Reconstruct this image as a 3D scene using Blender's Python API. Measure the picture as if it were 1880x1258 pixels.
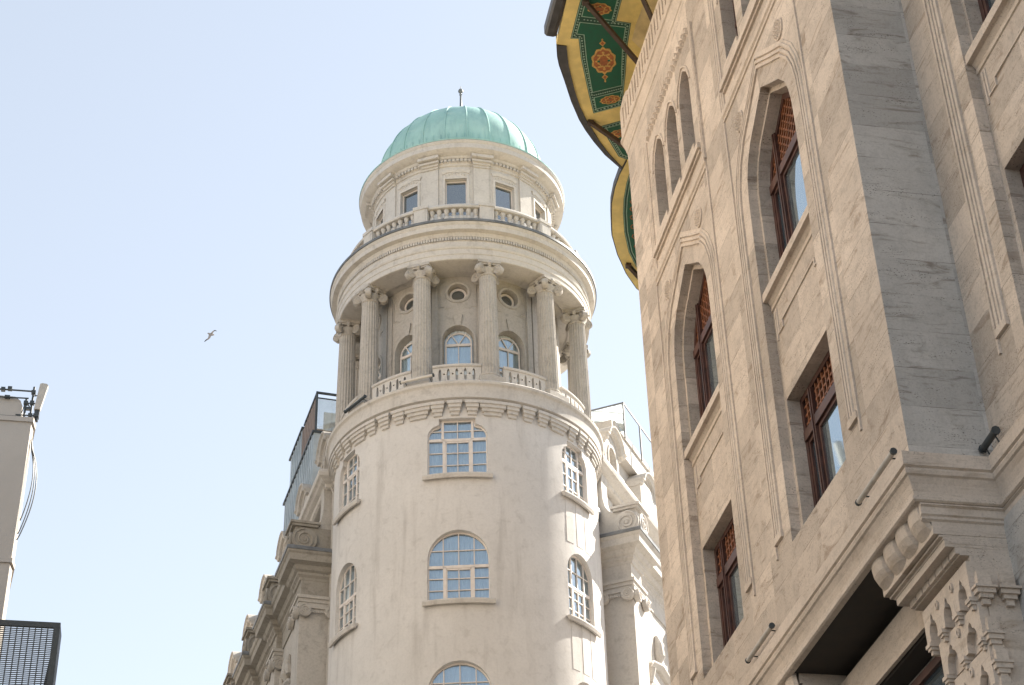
import bpy, math, random
from math import sin, cos, pi, radians as rad, sqrt, atan2
from mathutils import Vector, Matrix, geometry
random.seed(7)
scene = bpy.context.scene
for o in list(bpy.data.objects): bpy.data.objects.remove(o)
COL = scene.collection

# ------------------------------------------------------------------ camera, light, exposure
cam = bpy.data.objects.new('camera', bpy.data.cameras.new('camera')); COL.objects.link(cam)
cam.matrix_world = Matrix(((0.98420321, -0.07773678, -0.15906297, 0), (-0.17517205, -0.55783663, -0.811254, 0),
                           (-0.02566687, 0.82630218, -0.56264191, 0), (0, 0, 0, 1)))
cam.data.sensor_width = 36; cam.data.lens = 62.964; cam.data.clip_end = 5000; cam.data.clip_start = .1
scene.camera = cam
SUN_AZ, SUN_EL = rad(64), rad(41)          # azimuth measured from +Y towards +X
w = bpy.data.worlds.new('World'); scene.world = w; w.use_nodes = True
nt = w.node_tree; bg = nt.nodes['Background']
sky = nt.nodes.new('ShaderNodeTexSky'); sky.sky_type = 'NISHITA'; sky.sun_disc = False
sky.sun_elevation = SUN_EL; sky.sun_rotation = SUN_AZ; sky.altitude = 0
sky.air_density = 1.0; sky.dust_density = 0.6; sky.ozone_density = 1.0
hsv = nt.nodes.new('ShaderNodeHueSaturation'); hsv.inputs['Saturation'].default_value = .56; nt.links.new(sky.outputs[0], hsv.inputs['Color'])
pale = nt.nodes.new('ShaderNodeMix'); pale.data_type = 'RGBA'; pale.inputs[0].default_value = .55; pale.inputs[7].default_value = (1.26, 1.40, 1.49, 1)   # thin even veil of high cloud
nt.links.new(hsv.outputs[0], pale.inputs[6]); nt.links.new(pale.outputs[2], bg.inputs[0]); bg.inputs[1].default_value = 0.107
sun = bpy.data.objects.new('sun', bpy.data.lights.new('sun', 'SUN')); COL.objects.link(sun)
sun.data.energy = 4.0; sun.data.angle = rad(.5); sun.data.color = (1, .93, .82)
sd = Vector((sin(SUN_AZ) * cos(SUN_EL), cos(SUN_AZ) * cos(SUN_EL), sin(SUN_EL)))
sun.rotation_euler = sd.to_track_quat('Z', 'Y').to_euler(); sun.location = (0, 0, 80)
scene.view_settings.view_transform = 'Standard'; scene.view_settings.look = 'None'
scene.view_settings.exposure = 1.9; scene.view_settings.gamma = 1
scene.render.engine = 'CYCLES'; scene.cycles.max_bounces = 8; scene.cycles.diffuse_bounces = 3
GZ = -1.6                                    # street level below the camera

# ------------------------------------------------------------------ materials
class NT:
    def __init__(s, name):
        s.m = bpy.data.materials.new(name); s.m.use_nodes = True; s.t = s.m.node_tree
        s.b = s.t.nodes['Principled BSDF']; s.tc = s.t.nodes.new('ShaderNodeTexCoord')
    def n(s, kind, **kw):
        x = s.t.nodes.new('ShaderNode' + kind)
        for k, v in kw.items():
            if k == 'i':
                for kk, vv in v.items(): s.set(x.inputs[kk], vv)
            else: setattr(x, k, v)
        return x
    def set(s, sock, v):
        if hasattr(v, 'bl_idname') and hasattr(v, 'outputs'): s.t.links.new(v.outputs[0], sock)
        elif isinstance(v, bpy.types.NodeSocket): s.t.links.new(v, sock)
        else: sock.default_value = v
    def math(s, op, a, b=0., c=0., clamp=False):
        x = s.n('Math', operation=op, use_clamp=clamp); s.set(x.inputs[0], a); s.set(x.inputs[1], b); s.set(x.inputs[2], c); return x.outputs[0]
    def vm(s, op, a, b=(0, 0, 0)):
        x = s.n('VectorMath', operation=op); s.set(x.inputs[0], a); s.set(x.inputs[1], b); return x.outputs[0]
    def map(s, scale, rot=(0, 0, 0), src=None):
        x = s.n('Mapping'); s.set(x.inputs[0], src or s.tc.outputs['Object']); x.inputs['Scale'].default_value = scale
        x.inputs['Rotation'].default_value = rot; return x.outputs[0]
    def noise(s, vec, scale, det=4, rough=.55, dist=0):
        x = s.n('TexNoise'); s.set(x.inputs['Vector'], vec); x.inputs['Scale'].default_value = scale
        x.inputs['Detail'].default_value = det; x.inputs['Roughness'].default_value = rough; x.inputs['Distortion'].default_value = dist
        return x.outputs['Fac']
    def ramp(s, f, a, b, lo=0., hi=1.):
        x = s.n('MapRange', interpolation_type='SMOOTHSTEP'); s.set(x.inputs[0], f)
        for i, v in zip((1, 2, 3, 4), (a, b, lo, hi)): s.set(x.inputs[i], v)
        return x.outputs[0]
    def mix(s, f, a, b, mode='MIX'):
        x = s.n('Mix', data_type='RGBA', blend_type=mode); s.set(x.inputs[0], f)
        for i, v in ((6, a), (7, b)): s.set(x.inputs[i], (*v, 1) if isinstance(v, tuple) and len(v) == 3 else v)
        return x.outputs[2]
    def out(s, col=None, rough=.85, bump=None, bs=.3, bd=.01, **kw):
        if col is not None: s.set(s.b.inputs['Base Color'], (*col, 1) if isinstance(col, tuple) and len(col) == 3 else col)
        s.set(s.b.inputs['Roughness'], rough)
        if bump is not None:
            x = s.n('Bump'); x.inputs['Strength'].default_value = bs; x.inputs['Distance'].default_value = bd
            s.set(x.inputs['Height'], bump); s.t.links.new(x.outputs[0], s.b.inputs['Normal'])
        for k, v in kw.items(): s.set(s.b.inputs[k.replace('_', ' ')], v)
        return s.m

def travertine(name, base, brown, vein=1., blocks=True, pits=1., contrast=1.):
    s = NT(name); P = s.tc.outputs['Object']
    sz = (1.15, 1.15, .62); bl = s.vm('FLOOR', s.vm('DIVIDE', P, sz)); wn = s.n('TexWhiteNoise', noise_dimensions='3D'); s.set(wn.inputs[0], bl)
    off = s.n('VectorMath', operation='SCALE'); s.set(off.inputs[0], wn.outputs['Color']); off.inputs['Scale'].default_value = 23.
    Pv = s.vm('ADD', P, off.outputs[0]) if blocks else P
    wv = s.n('SeparateColor'); s.set(wv.inputs[0], wn.outputs['Color'])
    def veins(rot, sc, k): return s.noise(s.map(sc, rot, Pv), k, 8, .66, 1.6)
    pick = s.math('GREATER_THAN', wv.outputs[1], .55)
    va = veins((rad(24), rad(20), 0), (.55, .55, 1.5), 1.5); vb = veins((rad(-12), rad(-16), 0), (.4, .4, 1.9), 1.7)
    mx = s.n('Mix', data_type='FLOAT'); s.set(mx.inputs[0], pick); s.set(mx.inputs[2], va); s.set(mx.inputs[3], vb); vn = mx.outputs[0]
    thin = s.noise(s.map((.5, .5, 4.5), (rad(6), rad(-5), 0), Pv), 2.4, 8, .72, .8)
    mott = s.noise(Pv, 3.4, 7, .72, .6); fine = s.noise(P, 26, 6, .75); big = s.noise(P, .33, 4, .6)
    c = s.mix(s.ramp(big, .35, .68), tuple(x * .88 for x in base), tuple(min(x * 1.07, 1) for x in base))
    c = s.mix(s.math('MULTIPLY', s.ramp(vn, .53, .72), .62 * vein), c, brown)
    c = s.mix(s.math('MULTIPLY', s.ramp(mott, .45, .72), .38 * contrast), c, tuple(x * .6 for x in base))
    c = s.mix(s.math('MULTIPLY', s.ramp(thin, .55, .68), .40 * vein), c, tuple(x * .75 for x in brown))
    c = s.mix(s.math('MULTIPLY', s.ramp(fine, .45, .7), .32 * contrast), c, tuple(x * .45 for x in base))
    if blocks:
        tone = s.ramp(wn.outputs['Value'], 0, 1, 1 - .15 * contrast, 1.07)
        c = s.mix(1., c, s.n('CombineColor', i={0: tone, 1: tone, 2: tone}).outputs[0], 'MULTIPLY')
        q = s.vm('FRACTION', s.vm('DIVIDE', P, sz)); sp = s.n('SeparateXYZ'); s.set(sp.inputs[0], q)
        jt = s.math('LESS_THAN', sp.outputs[2], .018); c = s.mix(s.math('MULTIPLY', jt, s.ramp(s.noise(P, 1.7, 3), .4, .6, .08, .6)), c, tuple(x * .4 for x in brown))
    vo = s.n('TexVoronoi', i={'Vector': s.map((1, 1, 2.6)), 'Scale': 19.}); pn = s.noise(s.map((.6, .6, 2.2)), 1.5, 5, .65)
    pit = s.math('MULTIPLY', s.ramp(vo.outputs['Distance'], .08, .28, 1, 0), s.ramp(pn, .47, .60))
    c = s.mix(s.math('MULTIPLY', pit, .72 * pits), c, tuple(x * .25 for x in brown))
    gr = s.noise(s.map((2.2, 2.2, .35)), 1.1, 5, .65)
    c = s.mix(s.math('MULTIPLY', s.ramp(gr, .55, .8), .25), c, (.2, .17, .14))
    h = s.math('SUBTRACT', s.math('MULTIPLY', s.math('ADD', fine, mott), .5), pit)
    return s.out(c, .8, h, .6, .015, Specular_IOR_Level=.3)

def plaster(name, base, dirt, amt=.35, streak=.4, fine=.12):
    s = NT(name); P = s.tc.outputs['Object']
    st = s.noise(s.map((1.6, 1.6, .16)), 1.4, 6, .6, .3); bl = s.noise(P, .55, 5, .6); fn = s.noise(P, 14, 6, .7); md = s.noise(P, 3.1, 6, .65, .5)
    c = s.mix(s.ramp(bl, .35, .68), tuple(x * .93 for x in base), base)
    c = s.mix(s.math('MULTIPLY', s.ramp(st, .52, .78), streak), c, dirt)
    c = s.mix(s.math('MULTIPLY', s.ramp(md, .5, .75), amt), c, dirt)
    c = s.mix(s.math('MULTIPLY', s.ramp(fn, .4, .7), fine), c, tuple(x * .5 for x in base))
    cr = s.n('TexVoronoi', feature='DISTANCE_TO_EDGE', i={'Vector': s.vm('ADD', P, s.n('VectorMath', operation='SCALE', i={0: s.n('TexNoise', i={'Scale': 1.3}).outputs['Color'], 'Scale': 1.2}).outputs[0]), 'Scale': .32})
    c = s.mix(s.math('MULTIPLY', s.ramp(cr.outputs['Distance'], .0, .006, 1, 0), .07), c, dirt)
    return s.out(c, .88, s.math('ADD', fn, s.math('MULTIPLY', md, .8)), .35, .012, Specular_IOR_Level=.25)

def simple(name, col, rough=.6, var=.15, sc=6, metal=0., bump=.1, spec=.5):
    s = NT(name); P = s.tc.outputs['Object']; n1 = s.noise(P, sc, 5, .6); n2 = s.noise(P, sc * 7, 4, .7)
    c = s.mix(s.ramp(n1, .35, .7), tuple(x * (1 - var) for x in col), tuple(min(1, x * (1 + var * .6)) for x in col))
    c = s.mix(s.math('MULTIPLY', s.ramp(n2, .5, .75), var), c, tuple(x * .6 for x in col))
    return s.out(c, s.ramp(n1, .3, .7, rough * .9, min(1, rough * 1.1)), n2, bump, .004, Metallic=metal, Specular_IOR_Level=spec)

M = {}
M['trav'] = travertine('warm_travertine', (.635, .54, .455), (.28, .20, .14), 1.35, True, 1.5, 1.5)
M['travB'] = travertine('shade_grey_travertine', (.55, .52, .485), (.25, .215, .18), 1.5, True, 1.8, 1.15)  # same stone as the warm one, greyed to put shade into the colour
M['travM'] = travertine('moulding_travertine', (.635, .54, .455), (.34, .25, .17), .9, False, .9, 1.1)
M['plaster'] = plaster('cream_render', (.675, .645, .61), (.39, .36, .33), .36, .55, .16)
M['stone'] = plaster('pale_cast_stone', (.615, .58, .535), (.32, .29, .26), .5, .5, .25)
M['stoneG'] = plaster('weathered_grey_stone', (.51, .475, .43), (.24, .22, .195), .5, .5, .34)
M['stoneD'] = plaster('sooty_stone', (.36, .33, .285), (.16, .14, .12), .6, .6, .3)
M['white'] = plaster('white_wall_paint', (.50, .455, .41), (.5, .44, .38), .2, .2, .05)
M['ochre'] = plaster('warm_cream_wall', (.76, .655, .53), (.58, .47, .36), .15, .2, .05)
M['frame'] = simple('cream_window_paint', (.74, .67, .61), .5, .08, 5)
M['lead'] = simple('lead_flashing', (.16, .17, .18), .5, .3, 3)
M['dark'] = simple('dark_grey_steel', (.045, .055, .06), .5, .25, 5)
M['wood'] = simple('varnished_red_wood', (.085, .036, .027), .45, .35, 4, bump=.25)
M['lattice'] = simple('orange_brown_lattice', (.22, .075, .028), .5, .4, 7, bump=.25)
M['yellow'] = simple('yellow_eave_paint', (.84, .66, .25), .7, .14, 2)
M['yellow2'] = simple('faded_yellow_paint', (.70, .57, .32), .7, .18, 3)
M['green'] = simple('deep_green_paint', (.006, .105, .055), .65, .15, 8)
M['green2'] = simple('dark_border_paint', (.012, .07, .045), .65, .2, 8)
M['mint'] = simple('pale_green_line_paint', (.33, .48, .36), .65, .12, 8)
M['orange'] = simple('orange_ornament_paint', (.40, .13, .04), .65, .3, 12)
M['gold'] = simple('gold_ornament_paint', (.62, .38, .10), .6, .2, 12)
M['fascia'] = simple('dark_bronze_gutter', (.05, .047, .045), .45, .3, 4)
M['strut'] = simple('brown_eave_strut', (.07, .045, .032), .6, .3, 6)
M['lamp'] = simple('grey_lamp_housing', (.45, .42, .38), .45, .15, 6)
M['lampW'] = simple('white_lamp_housing', (.62, .58, .52), .5, .1, 6)
M['zinc'] = simple('blue_grey_zinc', (.42, .47, .50), .5, .15, 1.2, .25)
M['corten'] = simple('brown_slat_wood', (.20, .145, .115), .7, .2, 5)
M['signb'] = simple('beige_screen', (.5, .42, .30), .8, .15, 3)
M['curtain'] = simple('blue_white_curtain', (.74, .82, .88), .9, .10, 3, bump=.2)
M['skyglass'] = NT('sky_reflecting_glass').out((.45, .55, .60), .03, Metallic=.85, Specular_IOR_Level=1.)
M['dkglass'] = NT('dark_glass').out((.035, .055, .068), .04, IOR=2.2, Specular_IOR_Level=1.)
M['bird'] = simple('gull_plumage', (.42, .38, .36), .8, .25, 8)
M['birdD'] = simple('gull_wing_tip', (.10, .10, .11), .8, .2, 8)
M['antenna'] = simple('antenna_plastic', (.52, .47, .41), .5, .08, 4)
M['void'] = simple('dark_soffit', (.05, .042, .034), .8, .3, 3)  # near-black brown; its sheets at the beam stand in for shade
M['road'] = simple('asphalt', (.05, .05, .05), .9, .3, 2)
M['pave'] = simple('paving_stone', (.30, .28, .25), .85, .2, 2)
M['ground'] = simple('city_ground', (.19, .185, .175), .9, .3, .1)
def glass():
    s = NT('window_glass'); t = s.t; g = t.nodes.new('ShaderNodeBsdfGlossy'); g.inputs['Roughness'].default_value = .03
    g.inputs['Color'].default_value = (.80, .92, 1, 1); tr = t.nodes.new('ShaderNodeBsdfTransparent'); tr.inputs[0].default_value = (.86, .93, .97, 1)
    fr = t.nodes.new('ShaderNodeFresnel'); fr.inputs[0].default_value = 1.75; mx = t.nodes.new('ShaderNodeMixShader')
    f2 = s.math('ADD', s.math('MULTIPLY', fr.outputs[0], 1.1), .27, clamp=True); t.links.new(f2, mx.inputs[0]); t.links.new(tr.outputs[0], mx.inputs[1]); t.links.new(g.outputs[0], mx.inputs[2])
    t.links.new(mx.outputs[0], t.nodes['Material Output'].inputs[0]); return s.m
M['glass'] = glass()
def copper():
    s = NT('green_copper_patina'); P = s.tc.outputs['Object']; a = s.noise(P, .7, 5, .6); b = s.noise(s.map((3, 3, .5)), 1.3, 5); c_ = s.noise(P, 9, 5, .7)
    c = s.mix(s.ramp(a, .35, .65), (.29, .49, .455), (.38, .585, .545)); c = s.mix(s.math('MULTIPLY', s.ramp(b, .45, .7), .35), c, (.22, .38, .38))
    c = s.mix(s.math('MULTIPLY', s.ramp(c_, .5, .72), .25), c, (.36, .56, .49)); d_ = s.noise(s.map((5, 5, .8)), 1.7, 6, .7, .5); c = s.mix(s.math('MULTIPLY', s.ramp(d_, .54, .72), .22), c, (.18, .29, .28)); e_ = s.noise(P, 2.6, 4, .6, .8); c = s.mix(s.math('MULTIPLY', s.ramp(e_, .55, .7), .4), c, (.45, .60, .54))
    return s.out(c, .7, s.math('ADD', c_, e_), .3, .02, Specular_IOR_Level=.3)
M['copper'] = copper()

# ------------------------------------------------------------------ mesh tools
class MB:
    def __init__(s): s.v = []; s.f = []
    def add(s, vs, fs):
        b = len(s.v); s.v += [tuple(x) for x in vs]; s.f += [tuple(i + b for i in f) for f in fs]; return s
    def box(s, x0, x1, y0, y1, z0, z1, fn=None):
        fn = fn or (lambda *p: p)
        vs = [fn(x, y, z) for z in (z0, z1) for y in (y0, y1) for x in (x0, x1)]
        return s.add(vs, [(0, 2, 3, 1), (4, 5, 7, 6), (0, 1, 5, 4), (2, 6, 7, 3), (0, 4, 6, 2), (1, 3, 7, 5)])
    def quad(s, *p): return s.add(p, [tuple(range(len(p)))])
    def tube(s, pts, r, n=8, cap=True):
        pts = [Vector(p) for p in pts]; rs = r if isinstance(r, (list, tuple)) else [r] * len(pts); rings = []
        for i, p in enumerate(pts):
            d = (pts[min(i + 1, len(pts) - 1)] - pts[max(i - 1, 0)]).normalized()
            a = d.orthogonal().normalized() if i == 0 else (pa - d * pa.dot(d)).normalized()
            pa = a; b = d.cross(a); rings.append([p + (a * cos(2 * pi * k / n) + b * sin(2 * pi * k / n)) * rs[i] for k in range(n)])
        vs = [v for R_ in rings for v in R_]; fs = [(i * n + k, i * n + (k + 1) % n, (i + 1) * n + (k + 1) % n, (i + 1) * n + k) for i in range(len(pts) - 1) for k in range(n)]
        if cap: fs += [tuple(range(n))[::-1], tuple((len(pts) - 1) * n + k for k in range(n))]
        return s.add(vs, fs)
    def lathe(s, prof, n=96, a0=0., a1=2 * pi, c=(0, 0), rf=None, close=False):
        full = abs(a1 - a0 - 2 * pi) < 1e-6; m = n if full else n + 1; L = len(prof)
        vs = []
        for k in range(m):
            a = a0 + (a1 - a0) * k / n
            for r, z in prof:
                rr = r * (rf(a, z) if rf else 1); vs.append((c[0] + rr * cos(a), c[1] + rr * sin(a), z))
        fs = []
        for k in range(n):
            k2 = (k + 1) % m
            for j in range(L if close else L - 1): fs.append((k * L + j, k2 * L + j, k2 * L + (j + 1) % L, k * L + (j + 1) % L))
        return s.add(vs, fs)
    def sheet(s, outer, holes, fn, gx=None, gy=None):
        """flat polygon with holes, optionally cut along grid lines, mapped by fn(u, v)"""
        loops = [outer] + holes; vs = []; es = []
        def onseg(lp):
            o_ = []
            for i in range(len(lp)):
                a, b = lp[i], lp[(i + 1) % len(lp)]; o_.append(a)
                if gx and abs(b[0] - a[0]) > gx:
                    k = int(abs(b[0] - a[0]) / gx) + 1
                    o_ += [(a[0] + (b[0] - a[0]) * j / k, a[1] + (b[1] - a[1]) * j / k) for j in range(1, k)]
            return o_
        for lp in loops:
            lp = onseg(lp); b = len(vs); vs += [Vector(p) for p in lp]; es += [(b + i, b + (i + 1) % len(lp)) for i in range(len(lp))]
        if gx:
            xs = [p[0] for p in outer]; ys = [p[1] for p in outer]; gy = gy or gx
            nx = int((max(xs) - min(xs)) / gx); ny = int((max(ys) - min(ys)) / gy)
            for i in range(1, nx):
                for j in range(1, max(ny, 2)):
                    p = (min(xs) + (max(xs) - min(xs)) * i / nx, min(ys) + (max(ys) - min(ys)) * (j + .013 * (i % 2)) / max(ny, 2))
                    if inside(p, outer) and not any(inside(p, h) for h in holes): vs.append(Vector(p))
        r = geometry.delaunay_2d_cdt(vs, es, [], 0, 1e-5); V2, F2 = r[0], r[2]; keep = []
        for f in F2:
            c = (sum(V2[i].x for i in f) / len(f), sum(V2[i].y for i in f) / len(f))
            if inside(c, outer) and not any(inside(c, h) for h in holes): keep.append(tuple(f))
        return s.add([fn(p.x, p.y) for p in V2], keep)
    def plate(s, outer, holes, fn, w0, w1, gx=None, gy=None, back=False, rim=True):
        """fn(u, v, w); front sheet at w0, edges run to w1"""
        s.sheet(outer, holes, lambda u, v: fn(u, v, w0), gx, gy)
        if back: s.sheet(outer, holes, lambda u, v: fn(u, v, w1), gx, gy)
        for lp in ([outer] if rim else []) + holes:
            L = []
            for i in range(len(lp)):
                a, b = lp[i], lp[(i + 1) % len(lp)]; L.append(a)
                if gx and abs(b[0] - a[0]) > gx:
                    k = int(abs(b[0] - a[0]) / gx) + 1
                    L += [(a[0] + (b[0] - a[0]) * j / k, a[1] + (b[1] - a[1]) * j / k) for j in range(1, k)]
            n = len(L); s.add([fn(*p, w0) for p in L] + [fn(*p, w1) for p in L], [(i, (i + 1) % n, n + (i + 1) % n, n + i) for i in range(n)])
        return s
    def sweep(s, path, prof, fn, closed=False, pclosed=False, caps=True):
        """profile (offset to the left of the path, height); fn(u, v, h)"""
        n = len(path); L = len(prof); vs = []
        for i in range(n):
            p = Vector(path[i]); a = Vector(path[i - 1]) if (i or closed) else None; b = Vector(path[(i + 1) % n]) if (i < n - 1 or closed) else None
            d1 = (p - a).normalized() if a is not None else None; d2 = (b - p).normalized() if b is not None else None
            d1 = d1 or d2; d2 = d2 or d1; n1 = Vector((-d1.y, d1.x)); n2 = Vector((-d2.y, d2.x)); m = (n1 + n2)
            m = m / max(m.dot(n1), .15)
            for o, h in prof: vs.append(fn(p.x + m.x * o, p.y + m.y * o, h))
        fs = []
        for i in range(n if closed else n - 1):
            k = (i + 1) % n
            for j in range(L if pclosed else L - 1): fs.append((i * L + j, k * L + j, k * L + (j + 1) % L, i * L + (j + 1) % L))
        if caps and not closed: fs += [tuple(range(L)), tuple((n - 1) * L + j for j in range(L))[::-1]]
        return s.add(vs, fs)
    def build(s, name, mat, parent=None, smooth=False, label=None, origin=None):
        import bmesh
        if origin is None: origin = ORG.get(parent.name, Vector((0, 0, 0))) if parent else Vector((0, 0, 0))
        me = bpy.data.meshes.new(name); me.from_pydata([(v[0] - origin[0], v[1] - origin[1], v[2] - origin[2]) for v in s.v], [], s.f); me.validate()
        bm = bmesh.new(); bm.from_mesh(me); bmesh.ops.remove_doubles(bm, verts=bm.verts, dist=1e-4); bmesh.ops.recalc_face_normals(bm, faces=bm.faces)
        bm.to_mesh(me); bm.free()
        me.materials.append(mat)
        if smooth:
            for p in me.polygons: p.use_smooth = True
            try: me.set_sharp_from_angle(angle=rad(smooth if smooth is not True else 40))
            except Exception: pass
        o = bpy.data.objects.new(name, me); COL.objects.link(o); ORG[o.name] = Vector(origin)
        if parent: o.parent = parent
        else: o.location = origin
        if label: o['label'] = label
        return o
ORG = {}
def inside(p, poly):
    x, y = p; c = False; n = len(poly)
    for i in range(n):
        x1, y1 = poly[i]; x2, y2 = poly[i - 1]
        if (y1 > y) != (y2 > y) and x < (x2 - x1) * (y - y1) / (y2 - y1) + x1: c = not c
    return c
def inset(poly, d):
    """shrink a counter-clockwise loop by d"""
    n = len(poly); r = []
    for i in range(n):
        a, p, b = Vector(poly[i - 1]), Vector(poly[i]), Vector(poly[(i + 1) % n]); d1 = (p - a).normalized(); d2 = (b - p).normalized()
        n1 = Vector((-d1.y, d1.x)); n2 = Vector((-d2.y, d2.x)); m = n1 + n2; m = m / max(m.dot(n1), .2); r.append((p.x + m.x * d, p.y + m.y * d))
    return r
def ccw(poly):
    a = sum(poly[i - 1][0] * poly[i][1] - poly[i][0] * poly[i - 1][1] for i in range(len(poly))); return poly if a > 0 else poly[::-1]
def thing(name, label, cat, loc, group=None):
    o = bpy.data.objects.new(name, None); COL.objects.link(o); o.location = loc; ORG[o.name] = Vector(loc); o.empty_display_size = .5
    return tag(o, label, cat, group)
def tag(o, label, cat, group=None):
    o['label'] = label; o['category'] = cat
    if group: o['group'] = group
    return o
def struct(o): o['kind'] = 'structure'; return o
def copy_tree(o, parent, loc=(0, 0, 0), rot=0.):
    c = o.copy(); COL.objects.link(c); c.parent = parent
    if rot or any(loc): c.location = Vector(loc) + o.location; c.rotation_euler.z = o.rotation_euler.z + rot
    for ch in [x for x in bpy.data.objects if x.parent == o]: copy_tree(ch, c)
    return c
def arc(cx, cy, r, a0, a1, n): return [(cx + r * cos(rad(a0 + (a1 - a0) * i / n)), cy + r * sin(rad(a0 + (a1 - a0) * i / n))) for i in range(n + 1)]
def mirror(half): return [(-x, y) for x, y in half] + [(x, y) for x, y in half[::-1] if abs(x) > 1e-6]
def shift(poly, dx, dy=0): return [(x + dx, y + dy) for x, y in poly]

# ------------------------------------------------------------------ ground
struct(MB().quad((-3000, -3000, GZ - .02), (3000, -3000, GZ - .02), (3000, 3000, GZ - .02), (-3000, 3000, GZ - .02)).build('ground', M['ground']))
struct(MB().quad((-5.2, -120, GZ), (6.6, -120, GZ), (3.6, 60, GZ), (-1.6, 60, GZ)).build('road', M['road']))
mb = MB()
for poly in ([(6.6, -120), (11, -120), (11, 31), (6.1, 31)], [(-8, -120), (-5.2, -120), (-4.2, 44), (-8, 44)]):
    mb.plate(ccw(poly), [], lambda u, v, w_: (u, v, w_), GZ + .12, GZ - .02)
struct(mb.build('pavement', M['pave']))

# ================================================================== RIGHT: stone building
PX = 9.0
rb = thing('stone_building', 'warm travertine building with deep arched window bays and painted eave filling the right side', 'building', (9, 19, GZ))
def FA(dx=0., dy=0.): return lambda u, v, w_: (PX + dx - w_, u + dy, v)
YC = 22.38; PITCH = 5.27; YL = YC + PITCH; AX = 1.2; YA = 16.26
half = [(1.28, 13.05), (1.28, 16.5), (1.28, 19.0), (1.275, 19.6), (1.26, 20.0), (1.20, 20.3), (1.08, 20.57), (.85, 20.84), (.42, 21.12), (0, 21.41)]
niche = mirror(half)                                              # up the left, down the right
light_half = [(.38, 23.3), (.38, 25.02), (.35, 25.2), (.26, 25.4), (.12, 25.54), (0, 25.62)]
light = mirror(light_half)
def ups(yc, pitch=1.075, k=1.): return [shift([(x * k, y) for x, y in light], yc + i * pitch) for i in (-1, 0, 1)]
mb = MB()
outerA = [(19.0, 11.8), (31.1, 11.8), (31.1, 28.0), (19.0, 28.0)]
mb.plate(outerA, [shift(niche, YC), shift(niche, YL)] + ups(YC, 1.12) + ups(YL), FA(), 0, -.17, rim=False)
for c, k, p in ((YC, 1., 1.12), (YL, 1., 1.075)):                 # deeper reveals of the small lights
    for h in ups(c, p):
        n = len(h); f = FA(); mb.add([f(*q, -.17) for q in h] + [f(*q, -.5) for q in h], [(i, (i + 1) % n, n + (i + 1) % n, n + i) for i in range(n)])
# end wall towards the camera and the wing that stands back from it
fB = lambda u, v, w_: (u, 19.0 - w_, v)
outerW = [(-8.0, 11.8), (19.0, 11.8), (19.0, 28.6), (-8.0, 28.6)]
wings_c = [YA, YA - PITCH, YA - 2 * PITCH]
fw = FA(AX)
mb.plate(outerW, [shift(niche, c) for c in wings_c] + sum([ups(c) for c in wings_c], []), fw, 0, -.17, rim=False)
for c in wings_c:
    for h in ups(c):
        n = len(h); mb.add([fw(*q, -.17) for q in h] + [fw(*q, -.5) for q in h], [(i, (i + 1) % n, n + (i + 1) % n, n + i) for i in range(n)])
mb.build('wall', M['trav'], rb)
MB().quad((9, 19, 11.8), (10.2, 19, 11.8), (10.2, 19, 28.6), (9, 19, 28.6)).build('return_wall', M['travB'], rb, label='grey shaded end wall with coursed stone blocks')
# far flank and body behind the fronts
body = [(9.0, 31.1), (9.62, 31.1), (9.62, 19.05), (10.75, 19.05), (10.75, -8), (26, -8), (26, 41), (16, 41), (11.55, 38.3)]
mb = MB(); mb.plate(ccw(body), [], lambda u, v, w_: (u, v, w_), 28.9, 11.3, back=True)
mb.build('flank_wall', M['trav'], rb)
MB().add([(9.9, 19.3, 29.9), (26, 19.3, 29.9), (26, 36, 29.9), (9.9, 30, 29.9), (14.5, 21, 39.5), (26, 21, 39.5), (26, 33, 39.5), (14.5, 29, 39.5)], [(0, 1, 5, 4), (1, 2, 6, 5), (2, 3, 7, 6), (3, 0, 4, 7), (4, 5, 6, 7), (0, 3, 2, 1)]).build('roof', M['lead'], rb)  # out-of-view roof, added and raised so its shadow falls higher across the street
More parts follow.
